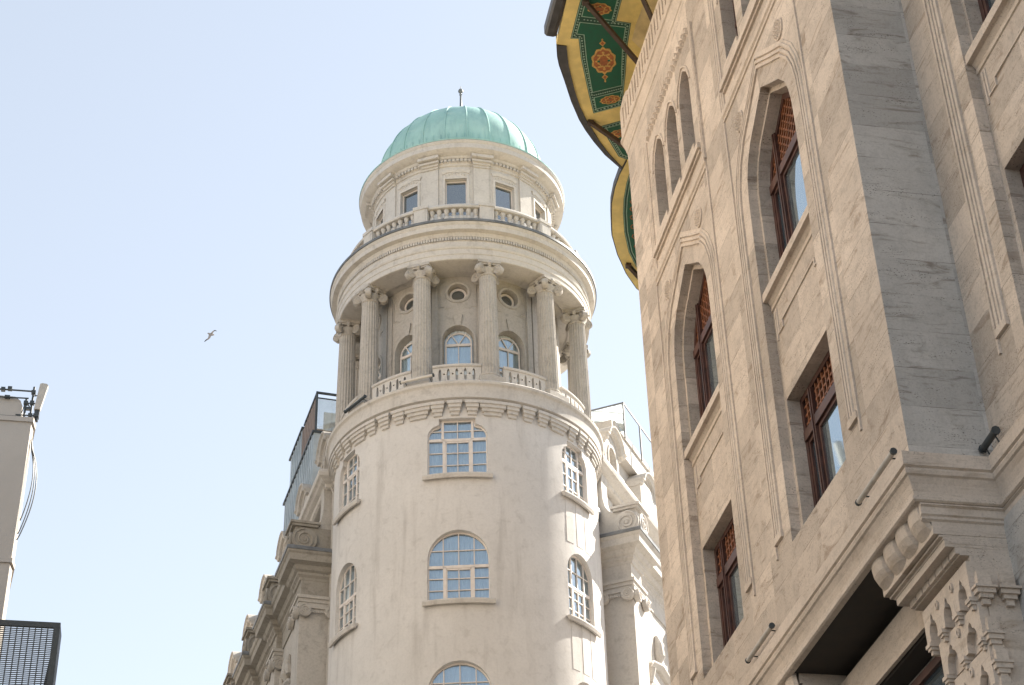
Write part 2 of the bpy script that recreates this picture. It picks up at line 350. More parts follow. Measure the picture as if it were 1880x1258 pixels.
# niche back panels, one per bay, then windows
arch_w = [(x, max(z, 17.78)) for x, z in inset(ccw([(x, z) for x, z in niche if z > 17] + [(1.28, 17.7), (-1.28, 17.7)]), .09)]
def uniq(p):
    r = []
    for q in p:
        if not r or (abs(q[0] - r[-1][0]) + abs(q[1] - r[-1][1])) > 1e-4: r.append(q)
    return r
arch_w = uniq(arch_w)
rect_w = [(-1.16, 13.1), (1.16, 13.1), (1.16, 15.62), (-1.16, 15.62)]
def bars(mb, fn, lst, w0, w1):
    for u0, u1, v0, v1 in lst: mb.box(u0, u1, v0, v1, w0, w1, fn)
def lattice(fn, loop, w_, sp, th, diag):
    mb = MB(); xs = [p[0] for p in loop]; ys = [p[1] for p in loop]; x0, x1, y0, y1 = min(xs), max(xs), min(ys), max(ys)
    dirs = (((1, 1), (1, -1)) if diag else ((1, 0), (0, 1)))
    for d in dirs:
        L = sqrt(d[0] ** 2 + d[1] ** 2); dx, dy = d[0] / L, d[1] / L; nx, ny = -dy, dx
        cx, cy = (x0 + x1) / 2, (y0 + y1) / 2; R_ = max(x1 - x0, y1 - y0)
        k = -int(R_ / sp) - 1
        while k * sp < R_:
            ox, oy = cx + nx * k * sp, cy + ny * k * sp; run = None; st = .04; t = -R_
            while t <= R_ + st:
                p = (ox + dx * t, oy + dy * t); ins = inside(p, loop)
                if ins and run is None: run = t
                if not ins and run is not None:
                    a = (ox + dx * run, oy + dy * run); b = (ox + dx * t, oy + dy * t)
                    q = [(a[0] + nx * th, a[1] + ny * th), (b[0] + nx * th, b[1] + ny * th), (b[0] - nx * th, b[1] - ny * th), (a[0] - nx * th, a[1] - ny * th)]
                    mb.plate(ccw(q), [], fn, w_ + (.01 if d[1] < 0 or d[0] == 0 else 0), w_ - .025); run = None
                t += st
            k += 1
    return mb
def timber_window(loop, yc, fn, trans, diag, root):
    """wooden window: frame + mullions, lattice above the transom, panes below"""
    fn0 = fn; fn = lambda u, v, w_: fn0(u, v, w_ + .07)
    lp = shift(loop, yc); inn = inset(lp, .10); zs = [p[1] for p in loop]; zb, zt = min(zs), max(zs); h = max(p[0] for p in loop)
    mb = MB(); mb.plate(lp, [inn], fn, -.46, -.56)
    bars(mb, fn, [(yc - h + .05, yc + h - .05, trans - .09, trans + .09)], -.56, -.43)
    for sx in (-.62, .62): bars(mb, fn, [(yc + sx - .065, yc + sx + .065, zb + .05, zt - (.12 if not diag else .42))], -.56, -.425)
    for sx in (-.62, .62): bars(mb, fn, [(yc + sx - .02, yc + sx + .02, zb + .05, zt - (.12 if not diag else .42))], -.56, -.405)
    # casement frames inside each light
    for a, b in ((-h + .1, -.685), (-.555, .555), (.685, h - .1)):
        o_ = [(yc + a, zb + .1), (yc + b, zb + .1), (yc + b, trans - .09), (yc + a, trans - .09)]; mb.plate(o_, [inset(o_, .065)], fn, -.475, -.55)
    wn = mb.build('window', M['wood'], root)
    up = [(x, z) for x, z in inset(lp, .05) if z > trans + .05]; up = ccw(up + ([(yc - h + .05, trans + .05), (yc + h - .05, trans + .05)] if diag else [(yc + h - .05, trans + .05), (yc - h + .05, trans + .05)]))
    up = [(yc - h + .06, trans + .06), (yc + h - .06, trans + .06)] + [p for p in inset(ccw(lp), .06) if p[1] > trans + .07]
    lattice(fn, up, -.485, .13 if diag else .155, .018, diag).build('lattice', M['lattice'], wn)
    MB().sheet(inset(lp, .04), [], lambda u, v: fn(u, v, -.52)).build('pane', M['dkglass'], wn)
    for a, b in ((-.555, .555),): MB().quad(*[fn(yc + x, z, -.512) for x, z in ((a + .06, zb + .16), (b - .06, zb + .16), (b - .06, trans - .15), (a + .06, trans - .15))]).build('pane', M['skyglass'], wn)
    MB().quad(*[fn(yc + x, z, -.512) for x, z in ((-h + .16, zb + .16), (-.745, zb + .16), (-.745, trans - .15), (-h + .16, trans - .15))]).build('pane', M['skyglass'], wn)
    return wn
def rosette(u, v, fn, w0, r):
    mb = MB()
    mb.plate([(u + r * 1.0 * cos(2 * pi * k / 24), v + r * 1.05 * sin(2 * pi * k / 24)) for k in range(24)], [], fn, w0 + .03, w0)
    for ring, n, rr in ((.78, 12, .15), (.5, 8, .16), (.2, 4, .18)):
        for k in range(n):
            a = 2 * pi * k / n; c = (u + r * ring * cos(a), v + r * ring * sin(a)); q = [(c[0] + r * rr * cos(t * pi / 3), c[1] + r * rr * sin(t * pi / 3)) for t in range(6)]
            b = len(mb.v); mb.add([fn(*p, w0 + .03) for p in q] + [fn(*c, w0 + .075)], [(i, (i + 1) % 6, 6) for i in range(6)])
    return mb
RIB = [(.36, -.01), (.365, .035), (.415, .045), (.425, .008), (.45, .008), (.46, .045), (.51, .045), (.52, .008), (.545, .008), (.555, .045), (.605, .045), (.62, .02), (.665, .02), (.675, -.01)]
def bay(yc, dx, root):
    fn = FA(dx); out = []
    mb = MB()
    big = [(-1.4, 12.95), (1.4, 12.95), (1.4, 21.7), (-1.4, 21.7)]
    mb.plate(shift(big, yc), [shift(arch_w, yc), shift(rect_w, yc)], fn, -.17, -.6, rim=False)
    out.append(mb.build('recessed_panel', M['trav'], root))
    # sill under the arched window and apron mouldings
    mb = MB(); mb.box(yc - 1.275, yc + 1.275, 17.63, 17.79, -.3, -.02, fn)
    mb.sweep([(yc + 1.27, 17.5), (yc - 1.27, 17.5)], [(-.13, -.17), (-.13, -.10), (-.05, -.155), (0, -.15), (.05, -.145), (.06, -.17)], fn)
    out.append(mb.build('window_sill', M['travM'], root))
    mb = MB(); g = [(0, -.171), (.004, -.145), (.035, -.15), (.04, -.171)]
    mb.sweep(shift([(1.08, 17.38), (1.08, 16.86), (.82, 16.86), (.82, 17.0), (-.82, 17.0), (-.82, 16.86), (-1.08, 16.86), (-1.08, 17.38)][::-1], yc), g, fn)
    mb.sweep(shift([(1.16, 17.38), (1.16, 16.78)][::-1], yc), g, fn); mb.sweep(shift([(-1.16, 17.38), (-1.16, 16.78)], yc), g, fn)
    out.append(mb.build('apron_moulding', M['travM'], root))
    # ribbed moulding round the niche
    path = shift([(-1.28, 13.45)] + [p for p in niche if p[1] > 14] + [(1.28, 13.45)], yc)
    mb = MB(); mb.sweep(path, [(o, h) for o, h in RIB], fn)
    for sx in (-1, 1):
        a, b = sorted((yc + sx * 1.62, yc + sx * 1.99)); mb.box(a, b, 13.33, 13.45, -.01, .05, fn)
        mb.sweep([(yc + sx * 2.0, 13.1), (yc + sx * 2.0, 22.3)], [(-.03, -.01), (-.025, .03), (.025, .03), (.03, -.01)], fn)
    out.append(mb.build('ribbed_moulding', M['travM'], root))
    for sx in (-1.2, 1.2): out.append(rosette(yc + sx, 21.66, fn, 0, .20).build('rosette', M['travM'], root))
    for lp, tr, dg in ((ccw(arch_w), 20.0, True), (rect_w, 14.88, False)): out.append(timber_window(lp, yc, fn, tr, dg, root))
    return out
bay(YC, 0, rb)
BAY = [o for o in bpy.data.objects if o.parent == rb and o.name.split('.')[0] in ('recessed_panel', 'window_sill', 'apron_moulding', 'ribbed_moulding', 'rosette', 'window')]
for c, dx in ((YL, 0), (YA, AX), (YA - PITCH, AX)):
    for o in BAY: copy_tree(o, rb, (dx, c - YC, 0))
# upper storey: ledges, small lights, frames, bead rows
def upper(yc, dx, pitch):
    fn = FA(dx); mb = MB()
    mb.box(yc - 1.83, yc + 1.83, 22.92, 23.06, -.02, .10, fn); mb.box(yc - 1.79, yc + 1.79, 22.86, 22.918, -.02, .05, fn)
    mb.build('ledge', M['travM'], rb)
    mb = MB(); mb.sweep([(yc + 2.0, 22.4), (yc - 2.0, 22.4)], [(-.12, -.01), (-.12, .06), (-.03, .05), (.0, .015), (.05, .035), (.09, .03), (.10, -.01)], fn)
    mb.build('belt_moulding', M['travM'], rb)
    mb = MB()
    RB = [(.07, -.01), (.075, .03), (.11, .03), (.12, .005), (.14, .005), (.15, .03), (.19, .03), (.2, -.01)]
    for i in (-1, 0, 1):
        if i == 0 or True: mb.sweep(shift([(x * (1 if abs(x) < .38 else 1), z) for x, z in light if z > 24.9], yc + i * pitch), RB[:4] + [(.13, -.01)] if i else RB[:4] + [(.13, -.01)], fn)
    mb.sweep([(yc - 2.03, 22.5), (yc - 2.03, 26.15)], [(-.2, -.01), (-.19, .03), (-.14, .03), (-.13, .01), (-.09, .01), (-.08, .03), (-.03, .03), (-.02, .05), (.0, .05), (.005, -.01)], fn)
    mb.sweep([(yc + 2.03, 26.15), (yc + 2.03, 22.5)], [(-.2, -.01), (-.19, .03), (-.14, .03), (-.13, .01), (-.09, .01), (-.08, .03), (-.03, .03), (-.02, .05), (.0, .05), (.005, -.01)], fn)
    mb.build('light_moulding', M['travM'], rb)
    mb = MB(); n = 19
    for r_ in range(2):
        for k in range(n - r_):
            u = yc - 1.72 + (k + .5 * r_) * .19; v = 26.16 + r_ * .13; s_ = .085
            mb.add([fn(u - s_, v, 0), fn(u, v - s_, 0), fn(u + s_, v, 0), fn(u, v + s_, 0), fn(u - s_ * .6, v, .07), fn(u, v - s_ * .6, .07), fn(u + s_ * .6, v, .07), fn(u, v + s_ * .6, .07)],
                   [(0, 1, 5, 4), (1, 2, 6, 5), (2, 3, 7, 6), (3, 0, 4, 7), (4, 5, 6, 7)])
    mb.build('bead_row', M['travM'], rb)
    for i in (-1, 0, 1):
        c = yc + i * pitch; lp = shift(light, c)
        MB().box(c - .45, c + .45, 23.14, 23.29, -.3, .07, fn).box(c - .42, c + .42, 23.06, 23.14, -.02, .04, fn).build('light_sill', M['travM'], rb)
        mb = MB(); mb.plate(lp, [inset(ccw(lp), .05)], fn, -.27, -.36); bars(mb, fn, [(c - .03, c + .03, 23.3, 25.5), (c - .36, c + .36, 24.3, 24.4)], -.35, -.25)
        wn = mb.build('small_window', M['wood'], rb)
        lattice(fn, [p for p in shift(light, c) if p[1] > 24.4] + [(c + .38, 24.45), (c - .38, 24.45)], -.29, .12, .014, True).build('lattice', M['lattice'], wn)
        MB().sheet(inset(ccw(lp), .02), [], lambda u, v: fn(u, v, -.33)).build('pane', M['dkglass'], wn)
upper(YC, 0, 1.12); upper(YL, 0, 1.075); upper(YA, AX, 1.075)
# string course, crest
fxy = lambda u, v, h: (u, v, h)
mb = MB(); path = [(9.62, 31.9), (9, 31.1), (9, 19), (10.2, 19), (10.2, -8)]
path = path[::-1]
sc_ = [(-.01, 27.18), (.02, 27.2), (.03, 27.26), (.10, 27.5), (.135, 27.52), (.135, 27.6), (.10, 27.62), (.10, 27.66), (-.01, 27.68)]
mb.sweep(path, sc_, fxy); mb.build('string_course', M['travM'], rb)
mb = MB(); fn = FA()
slots = []
k = 19.35
while k < 30.9:
    slots.append(shift([(-.035, 27.85), (.035, 27.85), (.05, 28.1), (.035, 28.32), (0, 28.4), (-.035, 28.32), (-.05, 28.1)], k)); k += .47
mb.plate([(19, 27.66), (31.15, 27.66), (31.15, 28.5), (30.95, 28.62), (30.75, 28.66), (30.5, 28.62), (30.35, 28.5), (19, 28.5)], slots, fn, .10, -.1)
mb.sheet([(19, 27.66), (31.1, 27.66), (31.1, 28.5), (19, 28.5)], [], lambda u, v: fn(u, v, .055))
k = 19.58
while k < 30.9: mb.box(k - .03, k + .03, 27.8, 28.38, .09, .125, fn); k += .47
mb.build('crest_parapet', M['travM'], rb)
# turret wall under the eave, eave slabs with painted soffit
EZ = 29.7
MB().plate(ccw([(9.45, 19.2), (9.45, 30.6), (10.4, 33.2), (12.3, 37.6), (20, 38), (20, 19.2)]), [], fxy, EZ, 28.3).build('turret_wall', M['yellow2'], rb)
lobe1 = [(7.19, 8), (7.19, 28.9), (7.24, 30.31), (7.49, 30.32), (7.58, 30.67), (7.69, 31.02), (7.82, 31.36), (7.96, 31.72), (8.11, 32.08), (8.28, 32.43), (8.49, 32.81), (8.72, 33.15), (9.02, 33.6), (9.38, 34.05), (9.80, 34.5), (11, 35.3), (20, 36), (20, 8)]
lobe2 = [(10.5, 33.2), (9.86, 34.2), (9.8, 34.75), (9.8, 35.32), (9.86, 35.95), (9.98, 36.5), (10.18, 37.3), (10.52, 38.12), (10.96, 38.95), (11.41, 39.6), (12.2, 40.3), (20, 41), (20, 33.2)]
ev = MB().plate(ccw(lobe1), [], fxy, EZ, EZ + .16, back=True).build('eave', M['yellow'], rb)
ev2 = MB().plate(ccw(lobe2), [], fxy, EZ - .05, EZ + .14, back=True).build('eave', M['yellow'], rb)
mb = MB(); mb.sweep([(7.19, 8), (7.19, 30.06)], [(0, EZ + .02), (.08, EZ - .02), (.24, EZ - .01), (.29, EZ + .06), (.29, EZ + .3), (0, EZ + .3)], fxy, pclosed=True)
mb.plate(ccw([(7.24, 30.32), (7.28, 30.5), (7.33, 30.7), (7.43, 30.98), (7.67, 31.5), (7.98, 32.2), (8.31, 32.83), (8.55, 33.2), (8.85, 33.6), (9.25, 34.07), (9.79, 34.56)] + [p for p in lobe1 if p[1] > 30.315 and p[0] < 9.9][::-1]), [], fxy, EZ - .03, EZ + .34, back=True)
mb.build('gutter', M['fascia'], ev)
MB().sweep([p for p in lobe2 if p[0] < 12.5 and p[1] > 34], [(0, EZ - .052), (.025, EZ - .04), (.03, EZ + .16), (0, EZ + .18)], fxy, pclosed=True).build('gutter', M['fascia'], ev2)
def soffit(poly, holes, z, name, mat, par): return MB().plate(ccw(poly), [ccw(h) for h in holes], fxy, z, z + .003).build(name, mat, par)
G1 = [(7.49, 27.7), (7.5, 28.93), (7.53, 30.07), (7.72, 30.05), (7.91, 30.69), (8.12, 31.25), (8.36, 31.9), (8.63, 32.58), (9.30, 32.18), (9.18, 31.61), (9.09, 31.03), (8.99, 30.5), (8.91, 30.04), (8.83, 29.35), (8.47, 29.33), (8.45, 28.79), (8.42, 27.7)]
def lineloop(z, pts, o=.0, wd=.018, closed=True):
    return MB().sweep(pts, [(o, z), (o + wd, z), (o + wd, z + .002), (o, z + .002)], fxy, closed=closed, pclosed=True)
def cw(p): return ccw(p)[::-1]
pb = soffit(G1, [], EZ - .006, 'painted_border', M['green2'], ev)
mb = MB(); mb.sweep(ccw(G1), [(.015, EZ - .010), (.032, EZ - .010), (.032, EZ - .008), (.015, EZ - .008)], fxy, True, True)
for q in ([(7.64, 29.5), (7.64, 29.89), (7.82, 29.89), (8.05, 30.69), (8.25, 31.28), (8.44, 31.82), (9.1, 31.47), (8.97, 30.95), (8.82, 30.2), (8.73, 29.5)],
          [(7.62, 27.85), (7.64, 29.3), (8.36, 29.32), (8.32, 27.85)], [(8.52, 32.0), (8.66, 32.4), (9.16, 32.12), (9.14, 31.66)]):
    soffit(q, [], EZ - .012, 'painted_ground', M['green'], ev)
    mb.sweep(ccw(q), [(-.012, EZ - .014), (.008, EZ - .014), (.008, EZ - .012), (-.012, EZ - .012)], fxy, True, True)
G1c = ccw(G1); rim = inset(G1c, .075)
for i in range(len(rim)):
    a, b = Vector(rim[i - 1]), Vector(rim[i]); L = (b - a).length; n = int(L / .085)
    for k in range(n):
        p = a + (b - a) * (k + .5) / n; t = (b - a).normalized(); m = Vector((-t.y, t.x)); s_ = .018 if k % 2 else .026
        pts = [p + t * s_ * 1.3, p + m * s_, p - t * s_ * 1.3, p - m * s_]; mb.plate(ccw([tuple(x) for x in pts]), [], fxy, EZ - .011, EZ - .008)
for a, b in (((7.68, 29.4), (8.75, 29.42)), ((8.48, 31.93), (9.12, 31.57))):
    a, b = Vector(a), Vector(b); n = 13
    for k in range(n):
        p = a + (b - a) * (k + .5) / n; t = (b - a).normalized(); m = Vector((-t.y, t.x)); s_ = .02
        mb.plate(ccw([tuple(x) for x in (p + t * s_ * 1.3, p + m * s_, p - t * s_ * 1.3, p - m * s_)]), [], fxy, EZ - .0135, EZ - .010)
mb.build('painted_lines', M['mint'], ev)
def medallion(c, ax, a, b, z, par, tails=True, n=40):
    c = Vector(c); ax = Vector(ax).normalized(); px = Vector((-ax.y, ax.x))
    P = lambda u, v: tuple(c + ax * u + px * v)
    def almond(s_, sc=.07, ph=0): return [P(a * s_ * cos(t) * (1 + sc * cos(10 * t + ph)), b * s_ * math.copysign(abs(sin(t)) ** 1.25, sin(t)) * (1 + sc * cos(10 * t + ph))) for t in [2 * pi * k / n for k in range(n)]]
    g = MB(); g.plate(ccw(almond(1.)), [], fxy, z, z + .002)
    o_ = MB(); o_.plate(ccw(almond(.84, .05)), [], fxy, z - .003, z)
    g.plate(ccw(almond(.52, .1)), [ccw(almond(.4, .1))], fxy, z - .006, z - .003)
    for k in range(8):
        t = 2 * pi * k / 8; q = P(a * .62 * cos(t), b * .6 * sin(t)); r_ = b * .13
        g.plate([(q[0] + r_ * cos(j * pi / 3), q[1] + r_ * .9 * sin(j * pi / 3)) for j in range(6)], [], fxy, z - .006, z - .003)
    for k in (-1, 1):
        q = P(0, b * .42 * k); r_ = b * .13; MB().plate([(q[0] + r_ * cos(j * pi / 3), q[1] + r_ * sin(j * pi / 3)) for j in range(6)], [], fxy, z - .009, z - .006).build('medallion_eye', M['green'], par)
    if tails:
        for k in (-1, 1):
            d = a * 1.28 * k; r1 = a * .20; g.plate(ccw([P(d - r1 * 1.2, 0), P(d - r1 * .2, r1 * .85), P(d + r1, 0), P(d - r1 * .2, -r1 * .85)]), [], fxy, z, z + .002)
            o_.plate(ccw([P(d - r1 * .8, 0), P(d - r1 * .1, r1 * .5), P(d + r1 * .6, 0), P(d - r1 * .1, -r1 * .5)]), [], fxy, z - .003, z)
            g.plate(ccw([P(d + k * r1 * .8, r1 * .12), P(d + k * r1 * 1.6, r1 * .25), P(d + k * r1 * 1.9, 0), P(d + k * r1 * 1.6, -r1 * .25), P(d + k * r1 * .8, -r1 * .12)]), [], fxy, z, z + .002)
    m = g.build('medallion', M['gold'], par); o_.build('medallion_filling', M['orange'], par)
medallion((8.47, 30.68), (.22, .80), .46, .29, EZ - .018, ev)
medallion((8.93, 32.01), (.27, -.13), .26, .15, EZ - .018, ev, False)
medallion((7.99, 29.0), (1, .02), .29, .19, EZ - .018, ev, False)
G2 = [(8.9, 33.03), (9.4, 32.72), (10.2, 33.2), (10.4, 34.4), (9.62, 34.1)]
soffit(G2, [], EZ - .006, 'painted_border', M['green2'], ev); i2 = inset(ccw(G2), .12); soffit(i2, [], EZ - .012, 'painted_ground', M['green'], ev)
mb = MB(); mb.sweep(ccw(G2), [(.02, EZ - .010), (.04, EZ - .010), (.04, EZ - .008), (.02, EZ - .008)], fxy, True, True); mb.sweep(i2, [(-.012, EZ - .014), (.008, EZ - .014), (.008, EZ - .012), (-.012, EZ - .012)], fxy, True, True)
rim = inset(ccw(G2), .08)
for i in range(len(rim)):
    a, b = Vector(rim[i - 1]), Vector(rim[i]); n = int((b - a).length / .085)
    for k in range(n):
        p = a + (b - a) * (k + .5) / n; t = (b - a).normalized(); m = Vector((-t.y, t.x)); s_ = .024
        mb.plate(ccw([tuple(x) for x in (p + t * s_ * 1.3, p + m * s_, p - t * s_ * 1.3, p - m * s_)]), [], fxy, EZ - .011, EZ - .008)
mb.build('painted_lines', M['mint'], ev)
medallion((9.42, 33.22), (.27, -.13), .26, .15, EZ - .018, ev, False)
edge2 = [(10.02, 34.5), (10.05, 35.1), (10.12, 35.7), (10.24, 36.3), (10.46, 37.1), (10.78, 37.95), (11.15, 38.6)]
inn2 = [(x + 1.2, y - .2) for x, y in edge2][::-1]
soffit(edge2 + inn2, [], EZ - .056, 'painted_border', M['green2'], ev2)
e2 = [(x + .09, y - .03) for x, y in edge2]; soffit(e2 + inn2, [], EZ - .062, 'painted_ground', M['green'], ev2)
mb = MB(); mb.sweep(edge2, [(-.03, EZ - .060), (-.012, EZ - .060), (-.012, EZ - .057), (-.03, EZ - .057)], fxy, False, True); mb.sweep(e2, [(-.01, EZ - .066), (.01, EZ - .066), (.01, EZ - .063), (-.01, EZ - .063)], fxy, False, True)
mb.build('painted_lines', M['mint'], ev2)
for i in range(1, len(e2)):
    a, b = Vector(e2[i - 1]), Vector(e2[i])
    for k in range(2):
        p = a + (b - a) * (k + .5) / 2 + Vector((.12, -.04)); t = (b - a).normalized(); m = Vector((t.y, -t.x))
        q = [tuple(x) for x in (p - t * .1, p + m * .2, p + t * .1, p - m * .05)]; MB().plate(ccw(q), [inset(ccw(q), .022)], fxy, EZ - .068, EZ - .062).build('painted_lozenge', M['orange'], ev2)
soffit([(9.0, 28.2), (9.4, 28.2), (9.4, 30.3), (8.98, 29.9), (8.95, 29.4)], [], EZ - .006, 'faded_patch', M['yellow2'], ev)
for a, b in (((7.62, 28.8, EZ - .05), (9.35, 30.02, 28.75)), ((8.55, 27.9, EZ - .05), (9.35, 28.75, 28.6)), ((8.62, 32.88, EZ - .04), (9.75, 33.1, 29.0)), ((10.9, 38.5, EZ - .1), (11.6, 38.9, 29.1))):
    a, b = Vector(a), Vector(b); d = (b - a).normalized(); sx = d.cross(Vector((0, 0, 1))).normalized() * .045; up = sx.cross(d).normalized() * .06
    mb = MB(); mb.add([a + i * sx + j * up for i, j in ((-1, -1), (1, -1), (1, 1), (-1, 1))] + [b + i * sx + j * up for i, j in ((-1, -1), (1, -1), (1, 1), (-1, 1))], [(0, 1, 2, 3), (7, 6, 5, 4), (0, 4, 5, 1), (1, 5, 6, 2), (2, 6, 7, 3), (3, 7, 4, 0)])
    mb.box(a.x - .07, a.x + .07, a.y - .07, a.y + .07, a.z - .06, a.z + .09); mb.build('eave_strut', M['strut'], ev if a.y < 35 else ev2)
# main cornice wrapping fronts and end wall
CP = [(-.01, 11.92), (.14, 11.84), (.20, 11.82), (.20, 11.62), (.165, 11.60), (.185, 11.56), (.17, 11.51), (.14, 11.49), (.10, 11.40), (.075, 11.30), (.07, 11.24), (.10, 11.22), (.10, 11.17), (.075, 11.15), (.085, 11.11), (.05, 11.09), (.05, 10.99), (.025, 10.97), (.03, 10.93), (-.01, 10.9)]
mb = MB(); mb.sweep([(10.2, -8), (10.2, 19), (9, 19), (9, 31.1), (9.62, 31.9)], CP[:14] + [(-.01, 11.14)], fxy); mb.build('cornice', M['travM'], rb)
MB().sweep([(10.2, -8), (10.2, 19), (9, 19)], [(-.01, 11.145), (.06, 11.145)] + CP[14:], fxy).build('cornice_band', M['travM'], rb)
# overhang soffit, beam, wall of the storey below
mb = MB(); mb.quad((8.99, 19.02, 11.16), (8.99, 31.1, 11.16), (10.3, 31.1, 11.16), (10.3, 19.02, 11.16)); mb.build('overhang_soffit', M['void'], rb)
mb = MB(); mb.box(9.72, 10.1, 20.0, 31.1, 10.40, 10.97); mb.box(9.69, 9.75, 20.2, 31.1, 10.36, 10.44); mb.build('lintel_beam', M['travM'], rb)
MB().box(9.78, 10.14, 20.2, 31.1, 10.33, 10.39).box(9.86, 10.14, 20.2, 31.1, 10.975, 11.15).build('shade_lining', M['void'], rb)  # dark sheets painting in the shade below and above the beam
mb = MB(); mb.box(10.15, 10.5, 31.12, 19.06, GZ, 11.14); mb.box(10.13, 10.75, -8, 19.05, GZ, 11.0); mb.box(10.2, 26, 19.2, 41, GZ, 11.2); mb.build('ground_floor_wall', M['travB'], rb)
def corbel(y0, y1):
    mb = MB(); D_ = y1 - y0
    mb.box(9.70, 10.14, y0, y1 - .8, GZ, 10.45); mb.box(9.1, 10.16, y0 + .012, y0 + .4, 11.0, 11.85)                      # pilaster
    prof = [(8.97, 11.18), (8.97, 11.08), (8.99, 10.97), (9.05, 10.86), (9.14, 10.77), (9.22, 10.73)]
    n = 4
    for k in range(n):
        a = y0 + D_ * k / n; b = y0 + D_ * (k + 1) / n; ys = [a + .012] + [a + (b - a) * t for t in (.12, .3, .5, .7, .88)] + [b - .012]; bl = [.085, .03, .008, 0, .008, .03, .085]
        vs = [(x + q, y, z) for x, z in prof for y, q in zip(ys, bl)]; mb.add(vs, [(i * 7 + j, i * 7 + j + 1, (i + 1) * 7 + j + 1, (i + 1) * 7 + j) for i in range(5) for j in range(6)])
    mb.box(9.14, 10.14, y0, y1, 10.73, 11.12)
    for i in range(4): mb.box(9.21 + .05 * i, 10.14, y0 + .001 * i, y1 - .03 - .04 * i, 10.69 - .03 * i, 10.72 - .03 * i)
    mb.box(9.27, 10.14, y0 + .007, y1 - .1, 10.56, 10.74)
    for k in range(7):
        a = y0 + (D_ - .2) * k / 7; mb.box(9.40, 9.9, a + .014, a + (D_ - .2) / 7 - .014, 10.47, 10.62)
    mb.box(9.45, 10.14, y0 + .010, y1 - .22, 10.45, 10.62)
    mb.build('corbel', M['travM'], rb)
    def tier(x, ya, yb, zt, zb, n, depth):
        w_ = (yb - ya) / n; mbt = MB(); f = lambda u, v, q: (x - q, u, v)
        low = []; H = zt - zb
        for k in range(n):
            a = ya + k * w_; low += [(a, zb), (a + w_ * .24, zb), (a + w_ * .26, zb + H * .3), (a + w_ * .33, zb + H * .46), (a + w_ * .41, zb + H * .5), (a + w_ * .43, zb + H * .62), (a + w_ * .5, zb + H * .72), (a + w_ * .57, zb + H * .62), (a + w_ * .59, zb + H * .5), (a + w_ * .67, zb + H * .46), (a + w_ * .74, zb + H * .3), (a + w_ * .76, zb)]
        mbt.plate(ccw(low + [(yb, zb), (yb, zt), (ya, zt)]), [], f, 0, -depth, back=True)
        for k in range(n + 1):
            c = min(max(ya + k * w_, ya + .075), yb - .075)
            mbt.box(x - .035, x + depth, c - .075, c + .075, zb - .05, zb + .002); mbt.box(x - .015, x + depth, c - .055, c + .055, zb - .09, zb - .048); mbt.box(x + .01, x + depth, c - .03, c + .03, zb - .15, zb - .088)
            if 0 < k < n:
                mbt.plate([(c + .045 * cos(t * pi / 5), (zt - .13) + .065 * sin(t * pi / 5)) for t in range(10)], [[(c + .022 * cos(-t * pi / 3), (zt - .13) + .035 * sin(-t * pi / 3)) for t in range(6)]], f, .03, 0)
                mbt.box(x - .004, x + .02, c - .04, c - .02, zb + .02, zb + H * .4); mbt.box(x - .004, x + .02, c + .02, c + .04, zb + .02, zb + H * .4)
        return mbt
    t1 = tier(9.50, y0 + .002, y1 - .34, 10.36, 9.86, 3, .14); t1.box(9.63, 10.14, y0 + .004, y1 - .36, 9.84, 10.45); t1.box(9.58, 9.8, y0 + .014, y1 - .36, 10.33, 10.46)
    def side_tier(t, z, xs, w0, prot):
        for xx in xs:                                              # stepped drop on the near face, wider at its top
            for i, (hw_, d_, za, zb_) in enumerate(((w0, prot, 0, -.035), (w0 * .84, prot * .8, -.035, -.10), (w0 * .6, prot * .62, -.10, -.16), (w0 * .36, prot * .4, -.16, -.24))):
                t.box(xx - hw_, xx + hw_, y0 - d_, y0 + .01, z + zb_, z + za)
            t.box(xx - w0 * .62, xx + w0 * .62, y0 - prot * .72, y0 + .01, z, z + .15); t.box(xx - w0 * .5, xx + w0 * .5, y0 - prot * .45, y0 + .01, z + .15, z + .22)
    side_tier(t1, 9.98, (9.66, 9.98), .15, .15)
    t1.build('stalactite_tier', M['travM'], rb)
    t2 = tier(9.56, y0 + .003, y1 - .55, 9.80, 9.32, 2, .12); t2.box(9.66, 10.14, y0 + .020, y1 - .55, 9.3, 9.835); side_tier(t2, 9.36, (9.68,), .12, .12); t2.build('stalactite_tier', M['travM'], rb)
    t3 = tier(9.60, y0 + .004, y1 - .74, 9.22, 8.7, 2, .09)
    for zz in (8.98, 8.55): side_tier(t3, zz, (9.72,), .13, .11)
    t3.build('stalactite_tier', M['travM'], rb)
corbel(19.0, 20.85); corbel(24.35, 26.2)
# door and window leaves in the shadow under the overhang
for a, b in ((20.5, 24.2), (26.4, 30.6)):
    mb = MB(); fn = FA(1.1); o_ = [(a, 4), (b, 4), (b, 10.2), (a, 10.2)]; mb.plate(o_, [inset([(a, 4), ((a + b) / 2, 4), ((a + b) / 2, 10.2), (a, 10.2)], .12), inset([((a + b) / 2, 4), (b, 4), (b, 10.2), ((a + b) / 2, 10.2)], .12)], fn, .06, -.04)
    wn = mb.build('shopfront', M['wood'], rb); MB().sheet(o_, [], lambda u, v: fn(u, v, 0)).build('pane', M['dkglass'], wn)

